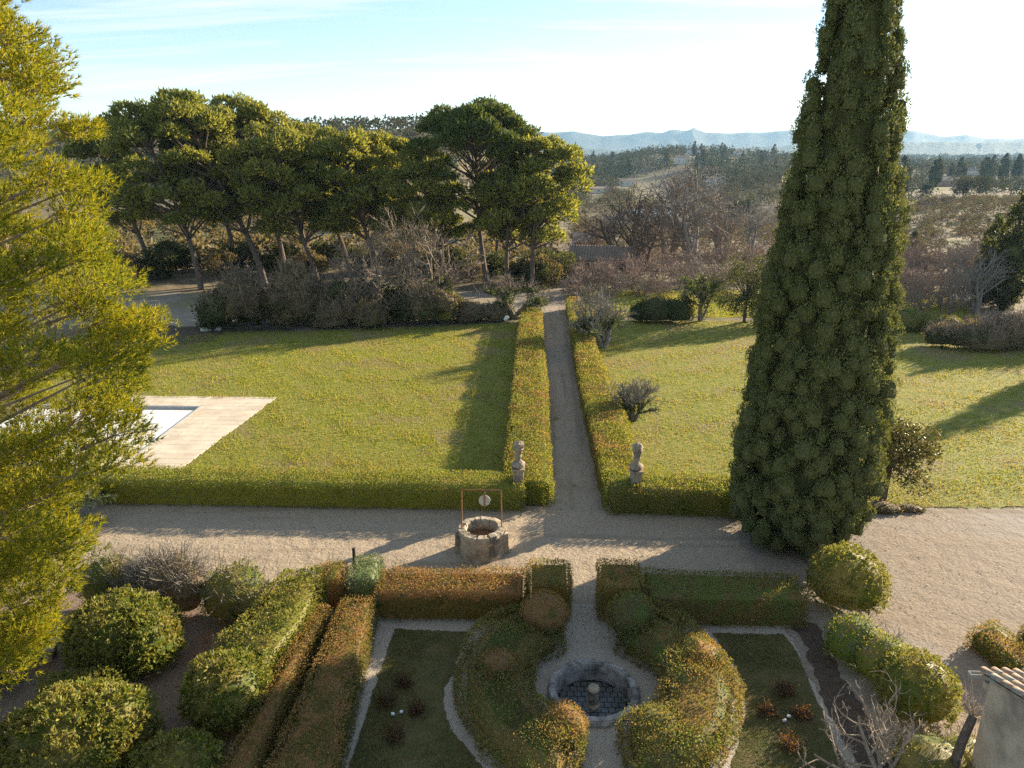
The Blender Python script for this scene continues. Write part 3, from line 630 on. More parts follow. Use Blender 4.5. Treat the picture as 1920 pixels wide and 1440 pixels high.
hedge('clipped_block', [G(*p, 1.3) for p in [(667, 1036), (717, 1036), (706, 1082), (652, 1082)]], 1.3, M['silver_leaf'], 'silvery green clipped hedge block beside the wooden stake', cat='hedge block', seed=21, dens=560, leaf=.06)
hedge('clipped_hedge', [G(*p, 1.0) for p in [(72, 1255), (218, 1248), (222, 1300), (70, 1318)]], 1.0, M['laurel'], 'short green hedge between two round laurel bushes at the left', seed=22, dens=420, leaf=.085, r=.2, lump=.08)
# hedge at the right edge beyond the roof
hedge('clipped_hedge', [(12.05, 20.1), (13.1, 20.6), (13.5, 19.4), (13.2, 17.6), (12.6, 17.4), (12.3, 18.8)], .72, M['photinia_green'], 'low rusty hedge curving beside the tiled roof corner', seed=23, dens=560, leaf=.06, r=.2)
bush('round_bush', (14.4, 19.6), [(0, 0, .5, 1.0, .9, .62)], M['photinia'], 'low reddish bush at the right edge above the tiled roof', dens=480, leaf=.065, seed=24, lump=.1)

# ------------------------------------------------------------------ round bushes and shrubs near the house
bush('round_bush', (-14.3, 18.5), [(0, 0, .95, 1.55, 1.35, 1.15), (-.8, .3, .8, 1.0, 1.1, 1.0), (.75, -.2, .8, 1.0, 1.1, 1.05)], M['laurel'], 'large rounded green bush behind the short hedge at the left', dens=75, leaf=.13, seed=30, whorl=7, lump=.15)
bush('round_bush', (-10.2, 16.25), [(0, 0, .86, 1.13, 1.08, 1.08)], M['laurel'], 'neat egg shaped green bush beside the narrow orange hedge', dens=75, leaf=.12, seed=31, whorl=7, lump=.10)
bush('round_bush', (-13.3, 14.4), [(0, 0, .75, 1.8, 1.55, 1.3), (.6, .3, .75, 1.25, 1.2, 1.28)], M['laurel'], 'largest rounded green bush at the bottom left corner', dens=75, leaf=.13, seed=32, whorl=7, lump=.13)
bush('round_bush', (-10.35, 13.75), [(0, 0, .6, 1.05, .95, .95)], M['laurel'], 'low green bush at the bottom edge below the egg shaped bush', dens=75, leaf=.12, seed=33, whorl=7, lump=.08)
bush('loose_shrub', (-16.4, 21.3), [(0, 0, .95, 1.05, .9, 1.05), (.7, 0, .8, .8, .8, .9)], M['laurel'], 'loose green shrub at the left end of the shrub row by the gravel', cat='shrub', dens=200, leaf=.095, seed=34, lump=.14, depth=.25, twigs=260)
bush('loose_shrub', (-14.0, 21.0), [(0, 0, .9, 1.3, .9, 1.25), (-.9, .1, .8, .8, .8, 1.0)], M['bramble'], 'twiggy greyish brown shrub in the middle of the shrub row by the gravel', cat='shrub', dens=190, leaf=.085, seed=35, lump=.16, depth=.3, twigs=900)
bush('loose_shrub', (-11.9, 20.9), [(0, 0, .85, 1.15, 1.0, 1.05), (.7, -.2, .7, .8, .8, .85)], M['laurel'], 'loose green shrub at the right end of the shrub row by the gravel', cat='shrub', dens=210, leaf=.095, seed=36, lump=.14, depth=.2, twigs=220)
bush('round_bush', (9.05, 22.2), [(0, 0, .95, 1.35, 1.3, 1.25)], M['laurel'], 'smooth rounded bright green bush right at the foot of the cypress', dens=75, leaf=.09, seed=37, whorl=7, lump=.05)
bush('loose_shrub', (8.15, 19.4), [(0, 0, .6, .95, .9, .75), (.55, -.8, .55, .9, .9, .75)], M['box_leaf'], 'yellowish green shrub between two rounded bushes by the sandy court', cat='shrub', dens=300, leaf=.085, seed=38, lump=.13, depth=.15, twigs=160)
bush('round_bush', (9.0, 17.2), [(0, 0, .75, 1.05, 1.15, 1.0)], M['laurel'], 'rounded green bush behind the bare pale fig branches', dens=75, leaf=.085, seed=39, whorl=7, lump=.07)
bush('loose_shrub', (8.2, 14.9), [(0, 0, .45, 1.0, .8, .6), (.9, .3, .4, .8, .7, .5)], M['laurel'], 'straggling green undergrowth under the bare fig tree at the bottom', cat='shrub', dens=240, leaf=.085, seed=40, lump=.2, depth=.3, twigs=120)

# ------------------------------------------------------------------ fountain
ft = empty('fountain', (FX, FY, 0), label='round sunken stone fountain basin with a short central column', cat='fountain')
obj('rim', [(*lathe([(1.20, 0.0), (1.33, 0.0), (1.34, .08), (1.31, .16), (1.27, .20), (1.19, .215), (1.13, .21), (1.105, .17), (1.10, .05), (1.08, -.45), (1.03, -.45)], 56, lump=.006, seed=1), 0)], M['stone_grey'], ft)
nst = 14
for k in range(nst):     # kerb stones proud of the rim
    a0, a1 = 2 * math.pi * (k + .02) / nst, 2 * math.pi * (k + .98) / nst
    an = np.linspace(a0, a1, 6); V = []
    for a in an:
        for r, z in ((1.13, .20), (1.28, .185), (1.285, .21), (1.135, .228)):
            V.append((r * math.cos(a), r * math.sin(a), z + .006 * math.sin(k * 2.3)))
    F = [(i * 4 + j, i * 4 + (j + 1) % 4, i * 4 + 4 + (j + 1) % 4, i * 4 + 4 + j) for i in range(5) for j in range(4)] + [(0, 1, 2, 3), (20, 23, 22, 21)]
    obj('kerb_stone', [(np.array(V), np.array(F), 0)], M['stone_grey'], ft)
fl = obj('basin_floor', [(*box(-1.09, 1.09, -1.09, 1.09, -.46, -.405), 0)], M['grout'], ft)
ts = .215; bt = mkmesh('floor_tile', [(*box(-ts / 2 + .014, ts / 2 - .014, -ts / 2 + .014, ts / 2 - .014, 0, .03), 0)]); bt.materials.append(M['basin_tile'])
rng = np.random.default_rng(8)
for i in range(-5, 6):
    for j in range(-5, 6):
        x, y = i * ts + (.1 if j % 2 else 0), j * ts
        if math.hypot(x, y) < 1.0: o = obj('floor_tile', bt, None, fl, (x, y, -.405 + rng.uniform(0, .008)))
obj('column', [(*lathe([(0, -.47), (.26, -.47), (.26, -.40), (.21, -.38), (.19, -.34), (.15, -.30), (.135, 0.05), (.15, .10), (.17, .13), (.18, .20), (.15, .26), (.08, .30), (0, .31)], 20, lump=.02, seed=3), 0)], M['stone'], ft)
obj('spout_pipe', [(*tubes([(-.02, 1.05, -.3)], [(-.02, 1.03, .19)], .012, .012, 6), 0)], M['zinc'], ft)

# ------------------------------------------------------------------ well
WX, WY = -3.77, 25.35
wl_ = empty('stone_well', (WX, WY, 0), label='old round stone well with a rusty iron frame on the gravel', cat='well')
obj('wall', [(*lathe([(.66, .50), (.62, .78), (.64, .90), (.70, .97), (.80, 1.0), (.87, .96), (.90, .86), (.885, .74), (.88, .45), (.90, .15), (.94, -.01)], 22, lump=.022, seed=4), 0)], M['stone'], wl_)
for sx in (-1, 1):
    x = sx * .92
    pts = [(x - .14, -.17, -.01), (x + .14, -.17, -.01), (x + .14, .17, -.01), (x - .14, .17, -.01), (x - .12, -.15, .78), (x + .12, -.15, .74), (x + .12, .15, .75), (x - .12, .15, .8)]
    obj('buttress', [(np.array(pts), np.array([(0, 3, 2, 1), (4, 5, 6, 7), (0, 1, 5, 4), (1, 2, 6, 5), (2, 3, 7, 6), (3, 0, 4, 7)]), 0)], M['stone'], wl_)
rng = np.random.default_rng(5); nb = 11
for k in range(nb):      # coping stones of the curb
    a0, a1 = 2 * math.pi * (k + .05) / nb, 2 * math.pi * (k + .95) / nb; V = []; up = rng.uniform(-.02, .045)
    for a in np.linspace(a0, a1, 5):
        for r, z in ((.635, .93), (.93, .90), (.915, 1.02), (.66, 1.045)):
            rr = r + rng.normal() * .012; V.append((rr * math.cos(a), rr * math.sin(a), z + up + rng.normal() * .01))
    F = [(i * 4 + j, i * 4 + (j + 1) % 4, i * 4 + 4 + (j + 1) % 4, i * 4 + 4 + j) for i in range(4) for j in range(4)] + [(0, 1, 2, 3), (16, 19, 18, 17)]
    obj('coping_stone', [(np.array(V), np.array(F), 0)], M['stone'], wl_)
obj('leaf_grating', [(*lathe([(0, .66), (.35, .65), (.66, .62)], 24, lump=.012, seed=6), 0)], M['leafpile'], wl_, label='rusty leaf covered grating inside the well')
fr = empty('frame', (0, 0, 0)); fr.parent = wl_
for sx in (-1, 1):
    obj('post', [(*tubes([(sx * .78, 0, .70)], [(sx * .76, 0, 2.64)], .026, .024, 8), 0)], M['rust'], fr)
    obj('stay_rod', [(*tubes([(sx * 1.0, -.1, 0.0)], [(sx * .98, -.08, .72)], .012, .012, 6), 0)], M['rust'], fr)
obj('crossbar', [(*tubes([(-.80, 0, 2.64)], [(.80, 0, 2.65)], .026, .026, 8), 0)], M['rust'], fr)
pu = empty('pulley', (.12, 0, 2.2)); pu.parent = wl_
V, F_ = lathe([(0, -.03), (.19, -.03), (.225, -.02), (.215, 0), (.225, .02), (.19, .03), (0, .03)], 24)
V = V[:, [0, 2, 1]]
obj('wheel', [(V, F_, 0)], M['pulley'], pu)
obj('strap', [(*boxes([(-.035, .035, -.055, -.036, -.24, .30), (-.035, .035, .036, .055, -.24, .30)]), 0)], M['rust'], pu)
obj('hook', [(*tubes([(0, 0, .30)], [(0, 0, .44)], .022, .02, 6), 0), (*tubes([(0, -.05, .34)], [(0, .05, .34)], .03, .03, 6), 0)], M['iron'], pu)
obj('rope', [(*tubes([(.02, -.03, 1.98)], [(.0, -.02, .66)], .008, .008, 5), 0)], M['wood'], wl_)

# ------------------------------------------------------------------ stone finials, urn and small garden things
def finial(x, y, label, seed, lean=0.0):
    e = empty('stone_finial', (x, y, 0), label=label, cat='statue', group='stone finials standing in the lawn hedges')
    obj('pedestal', [(*boxes([(-.23, .23, -.23, .23, 0, 1.72), (-.28, .28, -.28, .28, 1.722, 1.82)]), 0)], M['stone_pale'], e)
    obj('vase', [(*lathe([(.20, 1.82), (.24, 1.86), (.30, 1.93), (.29, 2.02), (.22, 2.10), (.13, 2.18), (.11, 2.25), (.15, 2.30), (.16, 2.36), (.14, 2.42), (.175, 2.55), (.20, 2.66)], 18, lump=.03, seed=seed), 0)], M['stone_pale'], e)
    obj('head', [(*lathe([(.20, 2.66), (.235, 2.70), (.24, 2.74), (.20, 2.78), (.245, 2.84), (.24, 2.92), (.19, 2.99), (.10, 3.03), (0, 3.04)], 16, lump=.06, seed=seed + 9), 0)], M['stone_pale'], e)
    e.rotation_euler = (0, lean, 0)
finial(-2.45, 29.35, 'pale stone finial on a pedestal in the left hedge, behind the well', 21)
finial(2.68, 29.3, 'pale stone finial on a pedestal in the right hedge, near the cypress', 22, .01)
e = empty('stone_urn', (-2.3, 68.3, 0), label='small grey stone urn at the far left end of the central path', cat='urn')
obj('plinth', [(*boxes([(-.42, .42, -.42, .42, 0, .32), (-.34, .34, -.34, .34, .322, .55)]), 0)], M['stone_pale'], e)
obj('bowl', [(*lathe([(.20, .55), (.14, .66), (.16, .75), (.30, .92), (.36, 1.1), (.38, 1.25), (.48, 1.34), (.46, 1.4), (.2, 1.44), (0, 1.5)], 18, lump=.02, seed=2), 0)], M['stone_grey'], e)
gx0, gy0 = G(950, 606)
e = empty('garden_ornament', (gx0, gy0, 0), label='small white garden ornament on the grass beside the far left ivy clad tree', cat='ornament')  # unidentified white thing built as a drum-shaped ornament on a stand, no lamp
V, F_ = lathe([(0, -.28), (.16, -.26), (.22, -.12), (.21, .12), (.13, .24), (0, .27)], 14)
R = np.array([[.8, 0, .6], [0, 1, 0], [-.6, 0, .8]]); obj('body', [(V @ R.T + np.array([0, 0, .48]), F_, 0)], M['white'], e)
obj('stand', [(*tubes([(-.05, 0, 0), (.1, 0, 0)], [(0, 0, .36), (.02, 0, .36)], .02, .02, 5), 0)], M['iron'], e)
sx_, sy_ = G(664, 1042, 1.15)
obj('wooden_stake', [(*boxes([(-.05, .05, -.045, .045, 0, 1.42), (-.055, .055, -.05, .05, 1.422, 1.46)]), 0)], M['iron'], loc=(sx_, sy_, 0), label='dark stake standing beside the silvery hedge block', cat='stake')
bx_, by_ = G(52, 1238)
e = empty('stone_bench', (bx_, by_, 0), .25, label='old stone bench half hidden under the pine at the left edge', cat='bench')
obj('seat', [(*box(-.9, .9, -.28, .28, .38, .50), 0)], M['stone'], e)
for s in (-1, 1): obj('leg', [(*box(s * .65 - .12, s * .65 + .12, -.22, .22, 0, .378), 0)], M['stone'], e)
# little lamps and low red shrubs in the beds
def spot(px, py, label):
    x, y = G(px, py)
    e = empty('ground_spotlight', (x, y, .016), random.Random(px).uniform(-.4, .4), label=label, cat='garden light', group='small white spotlights in the parterre beds')
    obj('housing', [(*box(-.045, .045, -.03, .03, .08, .13), 0)], M['white'], e)
    obj('spike', [(*tubes([(0, 0, 0)], [(0, 0, .10)], .014, .014, 6), 0)], M['iron'], e)
spot(737, 1345, 'left small white spotlight in the left parterre bed')
spot(753, 1341, 'right small white spotlight in the left parterre bed')
spot(1470, 1357, 'left small white spotlight in the right parterre bed')
spot(1478, 1349, 'right small white spotlight in the right parterre bed')
def lowshrub(px, py, r, seed, label):
    x, y = G(px, py); rng = np.random.default_rng(seed); n = 420
    A = np.zeros((26, 3)); U = unit(rng.normal(size=(26, 3)) * np.array([1, 1, .3]) + np.array([0, 0, .8])); B = U * rng.uniform(.3, .8, (26, 1)) * np.array([r * 1.3, r * 1.3, .55])
    e = empty('rose_bush', (x, y, .016), label=label, cat='rose bush', group='low red rose bushes in the parterre beds')
    obj('stems', [(*tubes(A, B, .010, .005, 4), 0)], M['bark_brown'], e)
    P = B[rng.integers(0, 26, n)] * rng.uniform(.4, 1.1, (n, 1)) + rng.normal(size=(n, 3)) * .06; P[:, 2] = np.abs(P[:, 2])
    obj('foliage', [(*cards(P, unit(P + .001), .07, .04, rng), 0)], M['dry_leaf'], e)
for i, (px, py, r, t) in enumerate([(757, 1285, .4, 'farthest low red rose bush in the left bed'), (722, 1320, .38, 'low red rose bush left of the spotlights in the left bed'), (782, 1335, .36, 'low red rose bush right of the spotlights in the left bed'), (738, 1385, .4, 'nearest low red rose bush in the left bed'),
        (1468, 1300, .4, 'farthest low red rose bush in the right bed'), (1440, 1340, .36, 'low red rose bush left of the spotlights in the right bed'), (1500, 1345, .36, 'low red rose bush right of the spotlights in the right bed'), (1478, 1398, .42, 'nearest low red rose bush in the right bed')]):
    lowshrub(px, py, r, 60 + i, t)

# ------------------------------------------------------------------ house corner at the lower right
HX, HY, EZ = 9.12, 14.72, 3.05; SL = .33
hs = empty('garden_building', (HX, HY, 0), label='corner of a plastered building with clay tile roof and zinc gutter', cat='building')
V = np.array([(0, 0, 0), (0, -7, 0), (6, -7, 0), (6, 0, 0), (0, 0, EZ), (0, -7, EZ + 7 * SL), (6, -7, EZ + 7 * SL), (6, 0, EZ)], float)
obj('wall', [(V, np.array([(0, 4, 5, 1), (1, 5, 6, 2), (2, 6, 7, 3), (3, 7, 4, 0), (4, 7, 6, 5)]), 0)], M['plaster'], hs)
rf = obj('roof', [(np.array([(-.10, .16, EZ - .02), (6.1, .16, EZ - .02), (6.1, -7, EZ + 7.16 * SL - .02), (-.10, -7, EZ + 7.16 * SL - .02), (-.10, .16, EZ + .05), (6.1, .16, EZ + .05), (6.1, -7, EZ + 7.16 * SL + .05), (-.10, -7, EZ + 7.16 * SL + .05)]), np.array([(0, 1, 2, 3), (4, 7, 6, 5), (0, 4, 5, 1), (1, 5, 6, 2), (2, 6, 7, 3), (3, 7, 4, 0)]), 0)], M['rooftile'], hs)
def canal(up):
    a = np.linspace(0, math.pi, 7); V = []
    for yy, r in ((0, .105), (-.46, .085)):
        for rr in (r, r - .014):
            V += [(rr * math.cos(t), yy, (rr * math.sin(t) if up else rr * .55 * (1 - math.sin(t)) - .0)) for t in a]
    F = []
    for i in range(6):
        F += [(i, i + 1, 14 + i + 1, 14 + i), (7 + i, 21 + i, 21 + i + 1, 7 + i + 1), (i, 7 + i, 7 + i + 1, i + 1), (14 + i, 14 + i + 1, 21 + i + 1, 21 + i)]
    return mkmesh('roof_tile', [(np.array(V), np.array(F), 0)], smooth=True)
cme, pme = canal(True), canal(False)
for m_ in (cme, pme): m_.materials.append(M['rooftile'])
rng = np.random.default_rng(11); tilt = math.atan(SL)
for c in range(9):
    for k in range(9):
        yy = .20 - k * .38 * math.cos(tilt); zz = EZ + .075 + (.16 - yy) * SL
        o = obj('roof_tile', cme, None, rf, (-.05 + c * .245 + rng.normal() * .006, yy + rng.normal() * .012, zz + .035)); o.rotation_euler = (-tilt - .02, rng.normal() * .03, rng.normal() * .02)
        if c < 8: o = obj('roof_tile', pme, None, rf, (.072 + c * .245, yy, zz - .01)); o.rotation_euler = (-tilt - .02, 0, 0)
gt = [(-.32, .18, EZ - .06), (3, .18, EZ - .06)]
obj('gutter', [(*boxes([(-.32, 4, .19, .31, EZ - .10, EZ - .088), (-.32, 4, .178, .19, EZ - .10, EZ + .0), (-.32, 4, .31, .322, EZ - .10, EZ + .0), (-.332, -.32, .178, .322, EZ - .10, EZ + .0)]), 0)], M['zinc'], hs)
obj('cornice', [(*box(-.06, 6, -.001, .12, EZ - .28, EZ - .105), 0)], M['plaster'], hs)

# ------------------------------------------------------------------ trees
def grow(rng, start, direction, length, r0, levels, nseg=5, kids=(4, 5, 5), spread=(.7, .7, .8), shrink=(.62, .55, .5), rmin=.01, up=.12, wig=.16, first=.3):
    """recursive bare branching; returns arrays of tapered segments"""
    A, B, RA, RB = [], [], [], []
    stack = [(np.array(start, float), unit(np.array(direction, float)), length, r0, 0)]
    while stack:
        p, d, L, r, lv = stack.pop(); q = p.copy(); seg = L / nseg; rr = r; pts = [(q, d, rr)]
        r_end = max(r * (.45 if lv < levels else .5), rmin * .6)
        for s in range(nseg):
            d = unit(d + rng.normal(size=3) * wig + np.array([0, 0, up])); nq = q + d * seg; nr = r + (r_end - r) * (s + 1) / nseg
            A.append(q); B.append(nq); RA.append(rr); RB.append(nr); q, rr = nq, nr; pts.append((q, d, rr))
        if lv < levels:
            k = kids[min(lv, len(kids) - 1)]
            for c in range(k):
                t = first + (1 - first) * (c + rng.uniform(.2, 1)) / k; i = min(int(t * nseg), nseg); pq, pdn, pr = pts[i]
                side = unit(np.cross(pdn, rng.normal(size=3))); nd = unit(pdn * .55 + side * spread[min(lv, len(spread) - 1)])
                stack.append((pq, nd, L * shrink[min(lv, len(shrink) - 1)] * rng.uniform(.7, 1.15), max(pr * .62, rmin), lv + 1))
    return np.array(A), np.array(B), np.array(RA), np.array(RB)

def seg_parts(g, n_thick=7, thr=.05):
    A, B, RA, RB = g; big = RA > thr; out = []
    if big.any(): out.append((*tubes(A[big], B[big], RA[big] * 1.02, RB[big], n_thick), 0))
    if (~big).any(): out.append((*tubes(A[~big], B[~big], RA[~big], RB[~big], 3), 0))
    return out

# --- the tall cypress
def cypress_tree(name, loc, prof, label, nclump, per, leaf, mat, seed, csz=.42, group=None, lobes=(), core_top=.55):
    rng = np.random.default_rng(seed); pz = np.array([p[0] for p in prof]); pr = np.array([p[1] for p in prof]); H = pz[-1]
    e = empty(name, loc, 0, label, 'cypress', group)
    obj('trunk', [(v, f, 0) for v, f in path_tube([(0, 0, -.1), (.03, 0, H * .3), (0, .05, H * .7), (0, 0, H * .97)], [.34, .26, .14, .03], 9)], M['bark'], e)
    if per >= 100:      # clumps set side by side, each a rounded spray with a dark crevice round it
        zz, a, zr_ = [], [], .25
        while zr_ < H:
            r_ = max(float(np.interp(zr_, pz, pr)), .05); k_ = max(1, int(2 * math.pi * r_ / (csz * 1.36)))
            for q in range(k_): zz.append(zr_ + rng.uniform(-.5, .5) * csz); a.append(2 * math.pi * (q + rng.uniform(-.32, .32) + .5 * (len(zz) % 2)) / k_)
            zr_ += csz * 1.36
        zz, a = np.array(zz), np.array(a)
    else:
        zz = rng.uniform(0, H, nclump * 6); rad = np.interp(zz, pz, pr); keep = rng.uniform(size=len(zz)) < rad / pr.max(); zz = zz[keep][:nclump]
        a = rng.uniform(0, 2 * math.pi, len(zz))
    rad = np.interp(zz, pz, pr)
    for (la, lz, dz, dr) in lobes: rad = rad + dr * np.exp(-((np.angle(np.exp(1j * (a - la)))) / .65) ** 2 - ((zz - lz) / dz) ** 2)
    rad = rad * (1 + .07 * nz(np.stack([np.cos(a) * 2, np.sin(a) * 2, zz * .5], 1), 1.3, seed))
    inn = rng.uniform(size=len(zz)) < (.15 if per >= 100 else .22)
    rr = np.where(inn, rad * rng.uniform(.55, .8, len(zz)), rad * rng.uniform(.86, 1.04, len(zz)))
    C = np.stack([np.cos(a) * rr, np.sin(a) * rr, zz], 1); O = np.stack([np.cos(a), np.sin(a), np.full(len(a), .55)], 1); O = unit(O)
    sz = csz * rng.uniform(.6, 1.35, len(C)) * np.clip(rad / pr.max() + .45, .5, 1.2)
    U = sphere_pts(len(C) * per, rng, -.8).reshape(len(C), per, 3)
    up = np.array([0, 0, 1.0]); ex = 1 + .9 * np.abs(U[..., 2:3])
    P = C[:, None] + U * sz[:, None, None] * np.array([.75, .75, 1.15]) * rng.uniform(.70, .97, (len(C), per, 1)) + O[:, None] * (sz * .25)[:, None, None] * (U[..., 2:3] > 0)
    N = unit(U * .8 + O[:, None] * .45 + up * .75).reshape(-1, 3); P = P.reshape(-1, 3)
    if per >= 100:      # fine upright sprays lying on the rounded clumps
        nn = len(P); Uf = unit(U.reshape(-1, 3) * np.array([1, 1, .8]) + np.repeat(O, per, 0) * .35); T = unit(up * 1.0 + Uf * .55 + rng.normal(size=(nn, 3)) * .38)
        B = unit(np.cross(T, Uf + rng.normal(size=(nn, 3)) * .25)); l = leaf * rng.uniform(.7, 1.3, (nn, 1)); w = leaf * .36
        V = np.stack([P - B * w, P + B * w, P + T * l], 1).reshape(-1, 3); F = np.arange(nn * 3).reshape(-1, 3)
    else: V, F = cards(P, N, leaf, leaf * .55, rng, out=.8, zb=.55)
    HV, HF = np.zeros((0, 3)), np.zeros((0, 4), int)
    if per >= 100:      # the twiggy heart of every clump
        bl, bf = blob_core(1, 1, 1, 0, 3, .25, 6, 9, 1.0)
        HV = (C[:, None] + bl[None] * (sz * .70)[:, None, None] * np.array([.75, .75, 1.15]) + O[:, None] * (sz * .10)[:, None, None]).reshape(-1, 3); HF = (bf[None] + (np.arange(len(C)) * len(bl))[:, None, None]).reshape(-1, 4)
    t = np.linspace(.0, core_top, 16) * H; n = 16; CV = []
    for k in t:
        an = np.arange(n) * 2 * math.pi / n; r_ = np.interp(k, pz, pr) * .74
        CV.append(np.stack([np.cos(an) * r_, np.sin(an) * r_, np.full(n, k)], 1))
    CV = np.concatenate(CV + [np.array([[0, 0, t[-1] + 1.5]])]); CF = [(j * n + i, j * n + (i + 1) % n, (j + 1) * n + (i + 1) % n, (j + 1) * n + i) for j in range(15) for i in range(n)]
    TF = [(15 * n + i, 15 * n + (i + 1) % n, 16 * n) for i in range(n)]
    obj('crown', [(V, F, 0), (HV, HF, 1), (CV, np.array(CF), 1), (CV, np.array(TF), 1)], [mat, M['cypress_heart']], e)
    return e
cypress_tree('cypress_tree', (8.78, 26.5, 0), [(.12, .9), (.5, 1.8), (1.2, 2.2), (2.8, 2.3), (5, 2.32), (7.2, 2.2), (9, 2.05), (11, 1.88), (13, 1.66), (15, 1.42), (16.5, 1.28), (18.2, 1.1), (20, .9), (22.5, .6), (25, .2), (25.8, .05)],
             'towering dark green cypress standing beside the gravel court', 820, 330, .075, M['cypress'], 41, .385, lobes=[(0.0, 11.5, 3.0, .42), (-.3, 4.5, 2.0, .15)], core_top=.86)

# --- the near pine at the left edge
def near_pine():
    rng = np.random.default_rng(77); X0, Y0 = -15.6, 13.1
    e = empty('pine_tree', (X0, Y0, 0), label='sunlit yellow green pine filling the left edge of the view', cat='pine tree')
    zp = np.array([0, 6, 12, 18, 24.0]); tr = np.array([(0, 0, -.1), (.2, .1, 6), (-.1, .2, 12), (.1, 0, 18), (0, .1, 24)])
    obj('trunk', [(v, f, 0) for v, f in path_tube(tr, [.36, .30, .22, .12, .03], 10, .03)], M['bark'], e)
    pz = np.array([2.8, 3.9, 4.7, 6, 7.2, 8.4, 10, 11.4, 12.5, 13.6, 15, 16, 17.3, 19, 22, 24.5]); prd = np.array([1.0, 2.1, 3.0, 3.5, 4.0, 5.3, 5.6, 6.4, 5.5, 5.2, 5.5, 4.9, 4.4, 3.8, 2.4, .4])
    C, D, SZ = [], [], []
    nb = 960
    for i in range(nb):
        z = 3.2 + 21 * ((i + rng.uniform()) / nb); a = i * 2.399 + rng.normal() * .25
        r = np.interp(z, pz, prd) * (.98 if rng.uniform() < .55 else rng.uniform(.5, .9)) * rng.uniform(.9, 1.0)
        if math.cos(a) < -.35 and rng.uniform() < .6: continue
        C.append((r * math.cos(a), r * math.sin(a), z)); SZ.append(rng.uniform(.5, .85))
    C = np.array(C); SZ = np.array(SZ)
    # limbs: from the trunk outwards, sagging then lifting at the tip
    A, B, RA, RB = [], [], [], []
    for c, s in zip(C, SZ):
        rr = math.hypot(c[0], c[1]); st = np.array([0, 0, max(c[2] - .25 * rr, 1.5)]); mid = st * .5 + c * .5 + np.array([0, 0, -.08 * rr]) + rng.normal(size=3) * .15
        rb = .012 + .005 * rr
        if rng.uniform() < .75: mid = mid * .3 + c * .7; st = mid * .9 + c * .1
        for p, q, ra, rb2 in ((st, mid, rb * 1.6, rb), (mid, c, rb, .012)): A.append(p); B.append(q); RA.append(ra); RB.append(rb2)
        for _ in range(4):
            q = c + sphere_pts(1, rng, -.3)[0] * s * np.array([1, 1, .6]); A.append(c * .8 + mid * .2 + rng.normal(size=3) * .06); B.append(q); RA.append(.013); RB.append(.006)
    obj('limbs', [(*tubes(A, B, RA, RB, 5), 0)], M['bark_brown'], e)
    per = 118; inv = 960 + FPX * ((C[:, 0] + X0 - CAM[0]) + (C[:, 1] + Y0) * .033) / np.maximum((C[:, 1] + Y0) * .953 + (15 - C[:, 2]) * .303, 1) > -130
    C, SZ = np.concatenate([C[inv], C[~inv][::4]]), np.concatenate([SZ[inv], SZ[~inv][::4]])      # the side turned away stays thin
    U = sphere_pts(len(C) * per, rng, -.55).reshape(len(C), per, 3)
    P = C[:, None] + U * SZ[:, None, None] * np.array([1.0, 1.0, .62]) * rng.uniform(.45, 1.05, (len(C), per, 1))
    O = unit(np.stack([C[:, 0], C[:, 1], np.zeros(len(C))], 1))
    Dn = unit(U * .8 + O[:, None] * .55 + np.array([0, 0, .75])).reshape(-1, 3); P = P.reshape(-1, 3)
    # each shoot: a short brush of fine needles
    V1, F1 = blades(P, Dn, .15, .021, rng, 7, .40)
    V2, F2 = blades(P - Dn * .07, Dn, .13, .021, rng, 4, .65)
    obj('crown', [(V1, F1, 0), (V2, F2, 0)], M['pine_near'], e)
near_pine()

# --- small cedar under the near pine
def cedar(xy, h, r, seed, label):
    rng = np.random.default_rng(seed); e = empty('cedar_tree', (xy[0], xy[1], 0), label=label, cat='cedar')
    obj('trunk', [(v, f, 0) for v, f in path_tube([(0, 0, -.1), (.05, 0, h * .5), (0, 0, h)], [.16, .1, .02], 8)], M['bark'], e)
    A, B, Ps, Ns = [], [], [], []
    for i in range(46):
        z = .5 + (h - .7) * (i + .5) / 46; a = i * 2.4; L = r * (1 - .8 * z / h) * rng.uniform(.8, 1.15); d = np.array([math.cos(a), math.sin(a), -.06])
        A.append((0, 0, z)); B.append(np.array([0, 0, z]) + d * L)
        n = int(330 * L / r) + 60; t = rng.uniform(.15, 1.03, n); s = np.array([-math.sin(a), math.cos(a), 0])
        w = rng.uniform(-1, 1, n) * (1 - t * .75) * L * .42
        P = np.array([0, 0, z]) + d * (t * L)[:, None] + s * w[:, None] + np.array([0, 0, -1]) * (np.abs(w) * .18 + rng.uniform(0, .06, n))[:, None]
        Ps.append(P); Ns.append(unit(np.tile(d, (n, 1)) + s * np.sign(w)[:, None] * .8 + np.array([0, 0, .25])))
    obj('limbs', [(*tubes(A, B, .03, .008, 5), 0)], M['bark'], e)
    P = np.concatenate(Ps); N = np.concatenate(Ns)
    obj('crown', [(*blades(P, N, .13, .035, rng, 4, .5), 0)], M['cedar'], e)
cedar((-22.6, 26.6), 4.2, 3.6, 91, 'small dark cedar with drooping flat branches beside the left hedge end')
cedar((-18.6, 17.2), 3.6, 2.2, 92, 'small cedar under the pine beside the stone bench')

# --- grove pines
def pine_crown(rng, lobes, per, leaf, out=.5):
    LB = np.array(lobes, float); U = sphere_pts(len(LB) * per, rng, -.5).reshape(len(LB), per, 3)
    P = LB[:, None, :3] + U * LB[:, None, 3:] * rng.uniform(.5, 1.06, (len(LB), per, 1)) ** .7
    P = P + rng.normal(size=P.shape) * .12
    N = unit(U + np.array([0, 0, .6])).reshape(-1, 3)
    return cards(P.reshape(-1, 3), N, leaf, leaf * .38, rng, out=.9, zb=.35)

